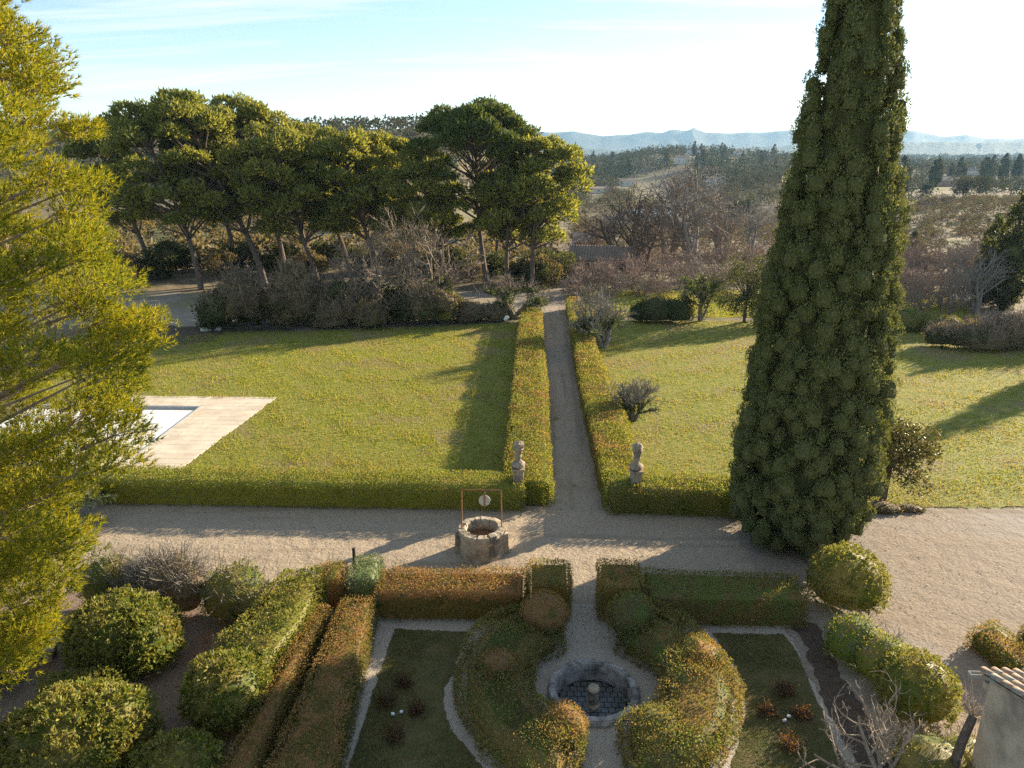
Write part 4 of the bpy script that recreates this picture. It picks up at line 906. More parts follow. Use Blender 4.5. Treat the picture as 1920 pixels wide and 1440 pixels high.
def aleppo(seed, h, spread, lean, nl, per, leaf, mat, name='pine_tree', kind='aleppo'):
    """a leaning pine: bent trunk, limbs, crown of many needle tufts in lobes"""
    rng = np.random.default_rng(seed); lx, ly = lean
    tp = np.array([(lx * h * (t ** 1.25) + .25 * math.sin(t * 5 + seed), ly * h * t, h * t * .92 - .3) for t in np.linspace(0, 1, 9)])
    rad = np.linspace(.34, .06, 9) * (h / 19)
    lobes = []
    for i in range(nl):
        if kind == 'stone':
            a = rng.uniform(0, 6.283); q = math.sqrt(rng.uniform(0, 1)); r = spread * q
            z = h * .97 - (spread * .62) * (q ** 2.2) - rng.uniform(0, 1.0) * 1.1 - (rng.uniform(0, 4.5) if rng.uniform() < .25 else 0); s = rng.uniform(.9, 1.5); sc3 = (s * 1.15, s * 1.15, s * .62)
        else:
            t = rng.uniform(0, 1) ** .8; z = h * (.35 + .61 * t); q = (math.sin(math.pi * min(1, .18 + .78 * t)) ** .6)
            a = rng.uniform(0, 6.283); r = spread * q * math.sqrt(rng.uniform(.1, 1)); s = rng.uniform(.8, 1.5); sc3 = (s * 1.1, s * 1.1, s * .68)
        k = np.interp(z, tp[:, 2], np.arange(9)); base = np.array([np.interp(k, np.arange(9), tp[:, 0]), np.interp(k, np.arange(9), tp[:, 1])])
        lobes.append((base[0] + r * math.cos(a), base[1] + r * math.sin(a), z, *sc3))
    A, B, RA, RB = [], [], [], []
    for l in lobes:
        c = np.array(l[:3]); zt = max(h * .28, c[2] - .45 * math.hypot(c[0] - lx * h, c[1] - ly * h) - rng.uniform(.3, 2.2)); k = np.interp(zt, tp[:, 2], np.arange(9))
        st = np.array([np.interp(k, np.arange(9), tp[:, j]) for j in range(3)]); mid = (st + c) / 2 + rng.normal(size=3) * .3
        A += [st, mid]; B += [mid, c]; RA += [.13, .08]; RB += [.08, .03]
        for _ in range(3): A.append(c * .7 + mid * .3); B.append(c + rng.normal(size=3) * np.array(l[3:]) * .6); RA.append(.04); RB.append(.02)
    e = empty(name, (0, 0, -50))
    obj('trunk', [(v, f, 0) for v, f in path_tube(tp, rad, 8, .04, seed)] + [(*tubes(A, B, RA, RB, 4), 0)], M['bark'], e)
    obj('crown', [(*pine_crown(rng, lobes, per, leaf), 0)], mat, e)
    return e
protoA = [aleppo(201, 20, 6.1, (-.20, 0), 54, 400, .52, M['pine_far']), aleppo(202, 20.5, 5.5, (-.30, .04), 50, 400, .52, M['pine_far']), aleppo(203, 17.5, 5.3, (-.22, -.05), 46, 400, .52, M['pine_far']), aleppo(204, 16.5, 4.6, (.06, 0), 44, 400, .52, M['pine_far'])]
protoS = aleppo(210, 21.5, 7.0, (-.07, 0), 76, 430, .46, M['stone_pine'], kind='stone')
def plant(proto, px, dist, label, sc=1.0, rz=0.0, cat='pine tree', group=None, first=[set()], name=None, dz=0.0, xy=None):
    x, y = xy if xy else colpt(px, dist); z = float(th(np.array([x]), np.array([y]))[0]) + dz
    if id(proto) not in first[0]:
        first[0].add(id(proto)); proto.location = (x, y, z); proto.rotation_euler = (0, 0, rz); proto.scale = (sc,) * 3; return tag(proto, label, cat, group)
    return copy_tree(proto, (x, y, z), rz, sc, label, cat, group)
GR = 'pines of the grove behind the left lawn'
plant(protoA[0], 345, 83, 'leaning pine at the left end of the grove by the pale ground', 1.0, 0, group=GR)
plant(protoA[1], 470, 85, 'tall leaning pine second from the left in the grove', 1.04, .3, group=GR)
plant(protoA[0], 515, 90, 'tall pine in the left half of the grove, highest on its skyline', 1.06, -.25, group=GR)
plant(protoA[2], 575, 86, 'leaning pine behind the left part of the bramble bank', 1.02, .15, group=GR)
plant(protoA[1], 640, 92, 'pine with crown in the middle of the grove skyline', .90, -.2, group=GR)
plant(protoA[2], 700, 87, 'leaning pine behind the bare pale saplings', 1.0, -.3, group=GR)
plant(protoA[0], 775, 93, 'pine with crown just left of the umbrella pine', .86, .4, group=GR)
plant(protoA[2], 830, 86, 'pine whose crown hangs before the umbrella pine trunk', .88, .5, group=GR)
plant(protoS, 908, 86, 'large umbrella pine with domed crown standing above the grove', .96, 0, group=GR)
plant(protoA[3], 950, 84, 'light green pine right of the umbrella pine trunk', .90, .2, group=GR)
plant(protoA[3], 1000, 82, 'bright pine at the right end of the grove above the path end', 1.0, -.4, group=GR)
plant(protoA[2], 925, 97, 'smaller pine in the back row behind the umbrella pine', .9, 1.9, group=GR)
plant(protoA[0], 420, 104, 'back row pine far left in the grove', .95, .5, group=GR)
plant(protoA[2], 560, 108, 'back row pine left of the middle of the grove', 1.0, 1.0, group=GR)
plant(protoA[1], 690, 110, 'back row pine right of the middle of the grove', .86, .8, group=GR)
plant(protoA[0], 800, 108, 'back row pine behind the left rim of the umbrella crown', .84, -.5, group=GR)
plant(protoA[1], 250, 92, 'pine at the far left of the grove behind the near pine', .9, -.2, group=GR)

ORD = ['first', 'second', 'third', 'fourth', 'fifth', 'sixth', 'seventh', 'eighth', 'ninth', 'tenth', 'eleventh', 'twelfth', 'thirteenth', 'fourteenth', 'fifteenth', 'sixteenth', 'seventeenth', 'eighteenth', 'nineteenth', 'twentieth', 'twenty first', 'twenty second', 'twenty third', 'twenty fourth', 'twenty fifth', 'twenty sixth', 'twenty seventh', 'twenty eighth']

# ------------------------------------------------------------------ bare and ivy clad trees
def bare_proto(name, seed, starts, mat, rmin, **kw):
    rng = np.random.default_rng(seed); gs = [grow(rng, s, d, L, r, lv, rmin=rmin, **kw) for s, d, L, r, lv in starts]
    g = tuple(np.concatenate([x[i] for x in gs]) for i in range(4))
    e = empty(name, (0, 0, -60)); big = g[2] > .05; tw = tuple(x[~big] for x in g)
    for q in gs:
        b = q[2] > .05
        if b.any(): obj('trunk', [(*tubes(q[0][b], q[1][b], q[2][b] * 1.03, q[3][b], 7), 0)], mat, e)
    obj('branches', [(*tubes(tw[0], tw[1], tw[2], tw[3], 3), 0)], mat, e)
    return e, g

def ivy_on(e, g, zmax, n, seed, leaf=.11, wide=.10):
    rng = np.random.default_rng(seed); A, B, RA, RB = g; ok = (RA > .03) & (A[:, 2] < zmax)
    A, B, RA = A[ok], B[ok], RA[ok]; k = rng.integers(0, len(A), n); t = rng.uniform(size=(n, 1)); C = A[k] * (1 - t) + B[k] * t
    U = unit(rng.normal(size=(n, 3)) * np.array([1, 1, .4])); P = C + U * (RA[k][:, None] + np.abs(rng.normal(size=(n, 1))) * wide * (1.6 - C[:, 2:3] / zmax)); P[:, 2] = np.maximum(P[:, 2], .03)
    obj('ivy', [(*cards(P, U, leaf, leaf * .8, rng, out=.5), 0)], M['ivy'], e)

# three ivy clad trees on the path hedges
e, g = bare_proto('ivy_clad_tree', 301, [((.0, 0, 0), (-.25, 0, 1), 2.6, .26, 3), ((.25, 0, 0), (.45, .1, 1), 2.6, .24, 3), ((.1, .15, 0), (.1, .4, 1), 2.5, .22, 3), ((-.1, 0, 0), (-.7, -.1, 1), 2.4, .2, 3)], M['bark_grey'], .014, kids=(8, 6, 5), spread=(.75, .75, .8), shrink=(.85, .6, .6), wig=.14, first=.5)
ivy_on(e, g, 2.3, 7000, 1, .11, .15); x, y = G(1126, 652); e.location = (x, y, 0); tag(e, 'ivy clad bare tree with fanned trunks on the right of the path', 'tree')
e, g = bare_proto('ivy_clad_tree', 302, [((0, 0, 0), (-.12, 0, 1), 1.35, .19, 3), ((.12, 0, 0), (.4, 0, 1), 1.3, .15, 3), ((-.1, 0, 0), (-.55, .1, 1), 1.3, .14, 3)], M['bark_grey'], .010, kids=(9, 6, 4), spread=(.7, .7, .8), shrink=(1.0, .6, .6), wig=.13, first=.55)
ivy_on(e, g, 1.15, 2600, 2, .09, .09); x, y = G(1186, 788); e.location = (x, y, 0); tag(e, 'small ivy clad pollard with a broom of bare twigs on the right lawn', 'tree')
e, g = bare_proto('ivy_clad_tree', 303, [((0, 0, 0), (-.35, 0, 1), 2.8, .25, 3), ((.15, 0, 0), (.45, 0, 1), 2.9, .24, 3), ((0, .1, 0), (.05, .3, 1), 2.4, .2, 3)], M['bark_brown'], .016, kids=(6, 5, 4), spread=(.75, .8, .8), shrink=(.8, .6, .6), wig=.14, first=.6)
ivy_on(e, g, 2.8, 7000, 3, .13, .18); x, y = G(962, 598); e.location = (x, y, 0); tag(e, 'ivy clad bare tree at the far left end of the path hedge', 'tree')

# bare fig tree at the lower right, pale branches reaching over the bushes
e, g = bare_proto('fig_tree', 305, [((0, 0, 0), (-.75, .25, .8), 2.0, .065, 3), ((0, 0, 0), (-.3, .75, 1), 2.0, .06, 3), ((.1, 0, 0), (.25, .6, 1.1), 1.9, .055, 3), ((0, 0, 0), (-1.1, -.1, .65), 1.9, .055, 3), ((.1, 0, 0), (.6, .5, 1), 1.7, .055, 3), ((0, 0, 0), (-.5, -.3, 1.1), 1.8, .055, 3)], M['bark_pale'], .007, nseg=7, kids=(5, 3, 2), spread=(.75, .75, .8), shrink=(.6, .5, .5), up=.12, wig=.17, first=.25)
x, y = G(1655, 1475); e.location = (x, y, 0); e.scale = (1.15, 1.15, 1.05); tag(e, 'bare pale fig tree with crooked branches at the bottom right', 'fig tree')
e2 = empty('sawn_tree', (x + 1.55, y - .1, 0), label='thick sawn off leaning trunk with thin shoots beside the plastered wall', cat='tree')
rng = np.random.default_rng(9)
obj('trunk', [(v, f, 0) for v, f in path_tube([(0, 0, -.05), (.06, .1, .7), (.22, .25, 1.3), (.5, .45, 1.9)], [.13, .12, .11, .10], 9, .05)], M['bark'], e2)
A = np.tile([.5, .45, 1.88], (26, 1)) + rng.normal(size=(26, 3)) * .05; B = A + unit(rng.normal(size=(26, 3)) + np.array([0, .2, .9])) * rng.uniform(.3, .9, (26, 1))
obj('shoots', [(*tubes(A, B, .010, .005, 4), 0)], M['bark_brown'], e2)

# glossy evergreen magnolia behind the cypress
def leafy_tree(name, xy, trunk_h, lobes, mat, label, per, leaf, seed, cat='tree', z0=None, group=None, wid=.42, bark='bark'):
    rng = np.random.default_rng(seed); z = float(th(np.array([xy[0]]), np.array([xy[1]]))[0]) if z0 is None else z0
    e = empty(name, (xy[0], xy[1], z), 0, label, cat, group); LB = np.array(lobes, float)
    A = [np.array([0, 0, trunk_h * .6])] * len(LB)
    obj('trunk', [(v, f, 0) for v, f in path_tube([(0, 0, -.1), (.05, 0, trunk_h * .6), (.0, .05, trunk_h)], [.16, .12, .08], 8)] + [(*tubes(A, LB[:, :3], .06, .02, 5), 0)], M[bark], e)
    U = sphere_pts(len(LB) * per, rng, -.7).reshape(len(LB), per, 3); P = (LB[:, None, :3] + U * LB[:, None, 3:] * rng.uniform(.55, 1.05, (len(LB), per, 1))).reshape(-1, 3)
    obj('crown', [(*cards(P, unit(U + np.array([0, 0, .3])).reshape(-1, 3), leaf, leaf * wid, rng, out=.7), 0)], mat, e)
    return e
def lob(rng, n, R, zlo, zhi, s0, s1, flat=.75):
    out = []
    for _ in range(n):
        a = rng.uniform(0, 6.283); r = R * math.sqrt(rng.uniform(.05, 1)); z = rng.uniform(zlo, zhi); k = 1 - .5 * abs((z - zlo) / (zhi - zlo) - .4); s = rng.uniform(s0, s1); out.append((r * k * math.cos(a), r * k * math.sin(a), z, s, s, s * flat))
    return out
leafy_tree('magnolia_tree', (13.9, 30.1), 3.2, lob(np.random.default_rng(1), 26, 1.75, 1.1, 4.0, .5, .8), M['glossy'], 'glossy dark evergreen magnolia tucked behind the cypress by the court', 260, .17, 31, cat='magnolia', z0=0)
bush('ground_cover', (13.6, 29.4), [(0, 0, .1, .9, .5, .22), (1.1, 0, .08, .7, .4, .18)], M['bramble'], 'pale straggly ground cover at the foot of the magnolia', cat='plant', dens=420, leaf=.09, seed=44, lump=.25, depth=.12)

# ------------------------------------------------------------------ the bramble bank and undergrowth beyond the left lawn
rng = np.random.default_rng(60)
bank = [(425, 64.0, 3.4, 2.3, 'dark_ever', 'dark rounded thicket at the left end of the bank beyond the lawn'), (480, 64.2, 3.6, 2.9, 'bramble', 'brown twiggy thicket second from the left in the bank'),
        (545, 64.6, 3.4, 2.6, 'bramble', 'bramble thicket below the leaning grove trunks'), (600, 65.5, 3.2, 2.9, 'dark_ever', 'dark green thicket left of the pale saplings'),
        (660, 65.0, 3.2, 2.5, 'bramble', 'bramble thicket under the left pale sapling'), (715, 65.2, 3.3, 2.6, 'dark_ever', 'dark green thicket under the pale saplings'),
        (768, 65.0, 2.8, 2.2, 'bramble', 'bramble thicket under the right pale sapling'), (815, 66.2, 2.2, 1.5, 'laurel', 'low rounded green shrub right of the pale saplings'),
        (858, 66.3, 2.0, 1.1, 'bramble', 'low brown shrub in the gap of the bank'), (905, 66.6, 2.0, 1.0, 'bramble', 'low shrub at the right end of the bank near the ivy tree')]
for i, (px, d, w, h, m, t) in enumerate(bank):
    r2 = np.random.default_rng(600 + i); x, y = colpt(px, d)
    h *= 1.42 * r2.uniform(.85, 1.3); w *= 1.1
    L = [(r2.uniform(-.75, .75) * w, r2.uniform(-.5, .6) * w * .7, h * r2.uniform(.25, .6), w * r2.uniform(.35, .6), w * r2.uniform(.35, .55), h * r2.uniform(.35, .55)) for _ in range(7)]
    bush('thicket', (x, y), L, M[m], t, cat='thicket', dens=50, leaf=.30, seed=610 + i, lump=.22, group='thickets of the bank beyond the left lawn', depth=.5, twigs=700, twig_mat=M['bark_brown'])
sap, g = bare_proto('bare_sapling', 320, [((0, 0, 0), (-.1, 0, 1), 5.0, .10, 3), ((.4, .2, 0), (.25, 0, 1), 5.2, .10, 3), ((-.5, 0, 0), (-.4, .1, 1), 4.4, .08, 3), ((.2, .3, 0), (.5, .2, 1), 4.2, .07, 3)], M['bark_brown'], .016, kids=(7, 5, 4), spread=(.55, .6, .7), shrink=(.5, .5, .5), wig=.10, up=.08, first=.35)
ivy_on(sap, g, 2.5, 1500, 5, .16, .16)
for i, (px, d, sc, rz, t) in enumerate([(800, 66.5, 1.45, 0, 'pale bare sapling clump at the right of the bramble bank'), (745, 67.5, 1.45, 1.5, 'pale bare sapling clump in the middle above the bank'), (690, 67.0, 1.35, 3.0, 'pale bare sapling clump at the left above the bank'), (640, 69, 1.0, 4.1, 'lowest bare sapling clump left above the bank')]):
    plant(sap, px, d, t, sc, rz, cat='sapling', group='pale bare saplings above the bramble bank')
# pale rubble beside the turned soil
rk = np.random.default_rng(12)
for i, (rx, ry) in enumerate(sorted([(392 + rk.uniform(-16, 22), 612 + rk.uniform(-7, 9)) for _ in range(9)])):
    x, y = G(rx, ry); V, F_ = blob_core(.3, .26, .22, .06, 70 + i, .35, 5, 8, 1.0)
    obj('rubble_stone', [(V * rk.uniform(.5, 1.3), F_, 0)], M['rock'], loc=(x, y, 0), label='pale rubble stone beside the dark turned soil, %s from the left' % ORD[i], cat='stone', group='rubble stones beside the turned soil')
# undergrowth below the grove
under = [leafy_tree('evergreen_shrub', (0, 0), 1.2, lob(np.random.default_rng(90 + i), 13, 2.0, .4, 2.6, .7, 1.15), M[('dark_ever', 'bramble', 'dark_ever')[i]], None, 210, .32, 95 + i, cat=None, z0=-70) for i in range(3)]
ul = [(150, 92, 1.3), (205, 88, 1.1), (262, 90, 1.2), (300, 96, 1.3), (385, 92, 1.0), (430, 97, 1.2), (500, 95, 1.1), (560, 93, 1.0), (610, 98, 1.2), (660, 95, 1.1), (740, 97, 1.2), (790, 92, 1.0), (850, 94, 1.1), (880, 88, .7), (930, 93, 1.0), (985, 88, 1.0), (1020, 86, 1.1), (1045, 88, 1.2)]
for i, (px, d, sc) in enumerate(sorted(ul)):
    plant(under[i % 3], px, d, 'undergrowth shrub below the pine grove, %s from the left' % ORD[i], sc, i * 1.3, cat='shrub', group='undergrowth shrubs below the grove')
plant(under[1], 352, 69.5, 'little dark shrub standing alone on the pale ground at the left', .34, .4, cat='shrub', xy=G(278, 592))
plant(under[0], 1015, 84, 'pale leaved evergreen shrub at the end of the central path', .95, 2.0, cat='shrub')

# ------------------------------------------------------------------ right side: evergreens and bare trees round the right lawn
bush('evergreen_bush', G(1232, 606), [(0, .6, 1.0, 1.9, 1.5, 1.5), (1.8, .6, .9, 1.6, 1.4, 1.3), (-1.2, .8, .8, 1.3, 1.2, 1.1)], M['dark_ever'], 'broad dark evergreen bush at the far edge of the right lawn', dens=130, leaf=.16, seed=70, lump=.13, depth=.2)
e, g = bare_proto('ivy_clad_tree', 307, [((0, 0, 0), (0, 0, 1), 3.6, .22, 3), ((.1, 0, 0), (.35, 0, 1), 3.2, .14, 3)], M['bark_brown'], .018, kids=(6, 5, 4), spread=(.8, .8, .8), shrink=(.75, .6, .6), first=.5)
ivy_on(e, g, 4.2, 3600, 7, .16, .3); x, y = G(1312, 602); e.location = (x, y, 0); tag(e, 'dark ivy covered trunk standing before the sunny meadow gap', 'tree')
leafy_tree('evergreen_tree', G(1395, 604), 3.5, lob(np.random.default_rng(5), 24, 2.0, .6, 5.4, .8, 1.25, 1.0), M['dark_ever'], 'tall dark evergreen left of the cypress at the far lawn edge', 330, .2, 51, z0=0, cat='tree')
leafy_tree('evergreen_tree', G(1455, 606), 2.5, lob(np.random.default_rng(6), 18, 1.8, .4, 3.4, .7, 1.1, 1.0), M['dark_ever'], 'dark evergreen half hidden behind the left flank of the cypress', 330, .2, 52, z0=0, cat='tree')
bush('evergreen_bush', G(1705, 622), [(0, .6, .8, 1.6, 1.2, 1.2), (1.0, 1, .7, 1.3, 1.2, 1.0)], M['laurel'], 'glossy green bush just right of the cypress at the lawn edge', dens=110, leaf=.16, seed=72, lump=.14, depth=.2)
bush('thicket', G(1835, 655), [(0, 0, 1.0, 2.6, 1.6, 1.5), (2.6, .6, 1.1, 2.4, 1.6, 1.7), (-2.2, .8, .8, 1.8, 1.3, 1.1), (4.8, .4, 1.0, 2.2, 1.5, 1.5)], M['bramble'], 'wide grey brown thicket at the right edge of the far lawn', cat='thicket', dens=80, leaf=.17, seed=73, lump=.16, depth=.35, twigs=900, twig_mat=M['bark_mauve'])
bush('evergreen_bush', G(1770, 628), [(0, .5, .7, 1.7, 1.2, 1.0)], M['laurel'], 'low sunlit green bush left of the grey brown thicket', dens=110, leaf=.16, seed=74, lump=.14, depth=.2)
# mauve bare shrubs and small trees
shr = []
for i, (mt, h) in enumerate([('bark_mauve', 1.6), ('bark_brown', 1.8), ('bark_mauve', 2.2)]):
    st = [((math.cos(a) * .4, math.sin(a) * .4, 0), (math.cos(a) * .7, math.sin(a) * .7, 1), h, .06, 3) for a in np.arange(6) * 1.05]
    p_, g_ = bare_proto('bare_shrub', 330 + i, st, M[mt], .020, kids=(5, 5, 4), spread=(.8, .85, .85), shrink=(.75, .62, .6), wig=.16, up=.05, nseg=4); shr.append(p_)
tre = []
for i, (mt, h) in enumerate([('bark_brown', 7.0), ('bark_grey', 7.5), ('bark', 7.0)]):
    st = [((0, 0, 0), (.05, 0, 1), h, .34, 3), ((.3, .2, 0), (.3, .15, 1), h * .95, .26, 3), ((-.3, 0, 0), (-.33, .1, 1), h * .95, .26, 3)]
    p_, g_ = bare_proto('bare_tree', 340 + i, st, M[mt], .032, kids=(6, 6, 5), spread=(.6, .75, .8), shrink=(.62, .55, .5), wig=.13, up=.07, nseg=5, first=.3); tre.append(p_)
sl = [(1085, 78, 1.0), (1120, 82, 1.15), (1150, 79, 1.1), (1180, 84, 1.2), (1215, 80, 1.0), (1245, 78, .9), (1100, 88, 1.2), (1140, 91, 1.2), (1200, 92, 1.2), (1255, 90, 1.2), (1290, 84, 1.1), (1330, 88, 1.2), (1370, 84, 1.0), (1410, 88, 1.2), (1445, 80, 1.1), (1240, 100, 1.2), (1300, 104, 1.3), (1360, 106, 1.3), (1420, 108, 1.4), (1450, 100, 1.2)]
for i, (px, d, sc) in enumerate(sorted(sl)):
    plant(shr[i % 3], px, d, 'leafless shrub in the mauve brush left of the cypress, %s from the path end' % ORD[i], sc, i * .9, cat='shrub', group='bare shrubs between the path end and the cypress')
plant(tre[2], 1185, 118, 'dark forked bare tree above the low tiled house', 1.35, .5, cat='bare tree', dz=0)
plant(tre[2], 1218, 100, 'bare tree with dark curved trunk before the ochre gable', 1.05, 2.1, cat='bare tree')
plant(tre[0], 1268, 124, 'tall bare tree left of the pair in the middle distance', 1.6, 0, cat='bare tree')
plant(tre[1], 1310, 118, 'tall bare tree right of the pair in the middle distance', 1.55, 1.2, cat='bare tree')
plant(tre[0], 1370, 135, 'reddish bare tree between the tall pair and the cypress', 1.4, 2.4, cat='bare tree')
plant(tre[1], 1425, 150, 'bare tree partly behind the left flank of the cypress', 1.0, .8, cat='bare tree')
plant(tre[0], 1112, 128, 'bare tree beside the pink house right of the grove', .85, 4.0, cat='bare tree')
plant(tre[1], 1150, 150, 'bare tree behind the pink house terrace', .8, 5.0, cat='bare tree')
sr = [(1725, 74, 1.4), (1765, 78, 1.5), (1810, 74, 1.4), (1850, 80, 1.5), (1900, 76, 1.4), (1700, 88, 1.5), (1745, 95, 1.6), (1795, 92, 1.6), (1845, 98, 1.7), (1890, 92, 1.6), (1920, 100, 1.7)]
for i, (px, d, sc) in enumerate(sorted(sr)):
    plant(shr[i % 3], px, d, 'leafless shrub in the brush right of the cypress, %s from the left' % ORD[i], sc, i * 1.7, cat='shrub', group='bare shrubs right of the cypress')
for i, (x_, y_, sc_) in enumerate([(36, 67, .5), (41, 71, .62), (47, 76, .7), (33, 74, .6), (52, 70, .75), (58, 76, .8)]):
    plant(tre[i % 3], 0, 0, 'bare tree in the brush right of the cypress, %s from the left' % ['second', 'third', 'fourth', 'first', 'fifth', 'sixth'][i], sc_, i * 1.1, cat='bare tree', group='bare trees right of the cypress', xy=(x_, y_))
plant(tre[0], 1775, 66, 'small bare tree with a crooked trunk right of the cypress', .46, .5, cat='bare tree')
CP = [(0.1, .3), (.6, .8), (2, 1.15), (4, 1.2), (6, 1.0), (8, .6), (9.4, .05)]
cp1 = cypress_tree('cypress_tree', (0, 0, -60), CP, None, 190, 40, .26, M['dark_ever'], 43, .5)
del cp1['category']
plant(cp1, 1898, 76, 'dark cypress at the right edge above the thicket', .95, 0, cat='cypress', dz=-.2)
plant(cp1, 1940, 72, 'taller dark cypress cut by the right edge of the view', 1.2, .8, cat='cypress', dz=-.2)
plant(cp1, 2000, 56, 'dark cypress outside the right edge casting a long lawn shadow', .95, 2.0, cat='cypress', xy=(43.5, 56.0))

plant(cp1, 2000, 70, 'dark cypress outside the right edge, farthest of the three casting lawn shadows', 1.0, 1.0, cat='cypress', xy=(51.0, 70.0))
plant(cp1, 2000, 66, 'dark cypress outside the right edge, second of the three casting lawn shadows', .9, 3.0, cat='cypress', xy=(54.0, 63.0))

# ------------------------------------------------------------------ houses beyond
def house(name, px, dist, w, d, h, rz, wall, label, dz=0.0, roof_h=None, nwin=3, roofmat='farroof', cat='house', group=None):
    x, y = colpt(px, dist); z = float(th(np.array([x]), np.array([y]))[0]) + dz; rh = roof_h if roof_h is not None else d * .22
    e = empty(name, (x, y, z), rz, label, cat, group)
    V = np.array([(-w / 2, -d / 2, -1.5), (w / 2, -d / 2, -1.5), (w / 2, d / 2, -1.5), (-w / 2, d / 2, -1.5), (-w / 2, -d / 2, h), (w / 2, -d / 2, h), (w / 2, d / 2, h), (-w / 2, d / 2, h), (-w / 2, 0, h + rh), (w / 2, 0, h + rh)])
    obj('wall', [(V, np.array([(0, 1, 5, 4), (2, 3, 7, 6), (1, 2, 6, 5), (3, 0, 4, 7)]), 0), (V, np.array([(4, 8, 7), (5, 6, 9)]), 0)], M[wall], e)
    o, q = .35, .12; sl_ = rh / (d / 2); ze = h - o * sl_ + .03
    R = []
    for s in (-1, 1):
        R += [(-w / 2 - o, s * (d / 2 + o), ze), (w / 2 + o, s * (d / 2 + o), ze), (w / 2 + o, 0, h + rh + .03), (-w / 2 - o, 0, h + rh + .03), (-w / 2 - o, s * (d / 2 + o), ze + q), (w / 2 + o, s * (d / 2 + o), ze + q), (w / 2 + o, 0, h + rh + .03 + q), (-w / 2 - o, 0, h + rh + .03 + q)]
    bf = np.array([(0, 1, 2, 3), (4, 7, 6, 5), (0, 4, 5, 1), (1, 5, 6, 2), (3, 2, 6, 7), (0, 3, 7, 4)])
    r_ = obj('roof', [(np.array(R), np.concatenate([bf, bf + 8]), 0)], M[roofmat], e)
    obj('chimney', [(*box(w * .2, w * .2 + .7, -.3, .3, h + rh * .6, h + rh + .9), 0)], M[wall], r_)
    for k in range(nwin):
        xw = -w / 2 + w * (k + .5) / nwin
        f = obj('window', [(*box(xw - .5, xw + .5, -d / 2 - .05, -d / 2 + .02, h * .35, h * .35 + 1.3), 0)], M['farwall_w'], e)
        obj('pane', [(*box(xw - .38, xw + .38, -d / 2 - .07, -d / 2 - .052, h * .35 + .12, h * .35 + 1.18), 0)], M['glass_dark'], f)
    return e, r_
lowh, lr = house('tiled_house', 1143, 104, 9.5, 6, 2.4, -.12, 'farwall_y', 'low house with long grey clay tile roof beyond the path end', dz=-.6, roof_h=1.5, nwin=2)
rowt = mkmesh('tile_row', [(*lathe([(.11, 0), (.11, 1)], 8), 0)]); 
Vt, Ft = tubes([(0, 0, 0)], [(0, -3.45, -1.66)], .10, .10, 6); rowt = mkmesh('tile_row', [(Vt, Ft, 0)]); rowt.materials.append(M['farroof'])
for k in range(27): obj('tile_row', rowt, None, lr, (-4.95 + k * .38, -.02, 4.08))
ph, _ = house('pink_house', 1102, 134, 4.2, 6, 5.0, .05, 'farwall_p', 'small pink walled house with a balustrade terrace right of the grove', dz=-1.0, nwin=2)
tb = obj('terrace', [(*box(-2.4, 2.4, -6.5, -3.08, -1.5, 2.6), 0)], M['farwall_p'], ph); obj('handrail', [(*boxes([(-2.4, 2.4, -6.5, -6.32, 3.4, 3.52)]), 0)], M['farwall_w'], tb)
bal = mkmesh('baluster', [(*lathe([(.09, 0), (.05, .15), (.09, .38), (.05, .62), (.09, .8)], 8), 0)]); bal.materials.append(M['farwall_w'])
for k in range(14): obj('baluster', bal, None, tb, (-2.3 + k * .353, -6.41, 2.602))
fh = [(1122, 560, 34, 14, 3, .1, 'farwall_w', 'long low pale farm shed at the left of the valley', 1.2), (1175, 640, 14, 8, 4.5, .3, 'farwall_w', 'small pale house beside the valley field', 2), (1300, 930, 16, 9, 6, -.2, 'farwall_w', 'white house among trees on the village ridge, left one', 2), (1318, 985, 15, 9, 6, .3, 'farwall_y', 'ochre house among trees on the village ridge', 2), (1388, 960, 15, 10, 7, .15, 'farwall_w', 'white house among trees on the village ridge, right one', 2.2), (1345, 560, 15, 9, 4, .2, 'farwall_w', 'white house with clay roof below the village ridge', 2.2), (1280, 800, 14, 9, 6, .1, 'farwall_w', 'pale house on the slope under the village ridge', 2), (1770, 470, 15, 9, 4, -.1, 'farwall_w', 'low pale house with clay roofs right of the cypress', 2), (1785, 440, 13, 8, 3.4, .1, 'farwall_p', 'low pinkish house just below the pale one right of the cypress', 1.8), (1828, 620, 12, 8, 5, 0, 'farwall_w', 'small pale house among the far trees at the right', 2)]
for (px, d, w, dd, h, rz, wm, t, rh) in fh: house('far_house', px, d, w, dd, h, rz, wm, t, roof_h=rh, nwin=3)
house('greenhouse', 1222, 330, 20, 12, 3.0, .15, 'farwall_w', 'wide pale sheet roofed shed in the valley behind bare trees', roof_h=1.6, nwin=4, roofmat='greenhouse', cat='shed')
house('far_house', 1165, 250, 9, 7, 3.5, -.3, 'farwall_w', 'pale house glimpsed through the dark bare trees', roof_h=1.8, nwin=2)
house('far_house', 1290, 230, 10, 7, 3.4, .5, 'farwall_p', 'pinkish house glimpsed behind the tall pair of bare trees', roof_h=1.7, nwin=2)

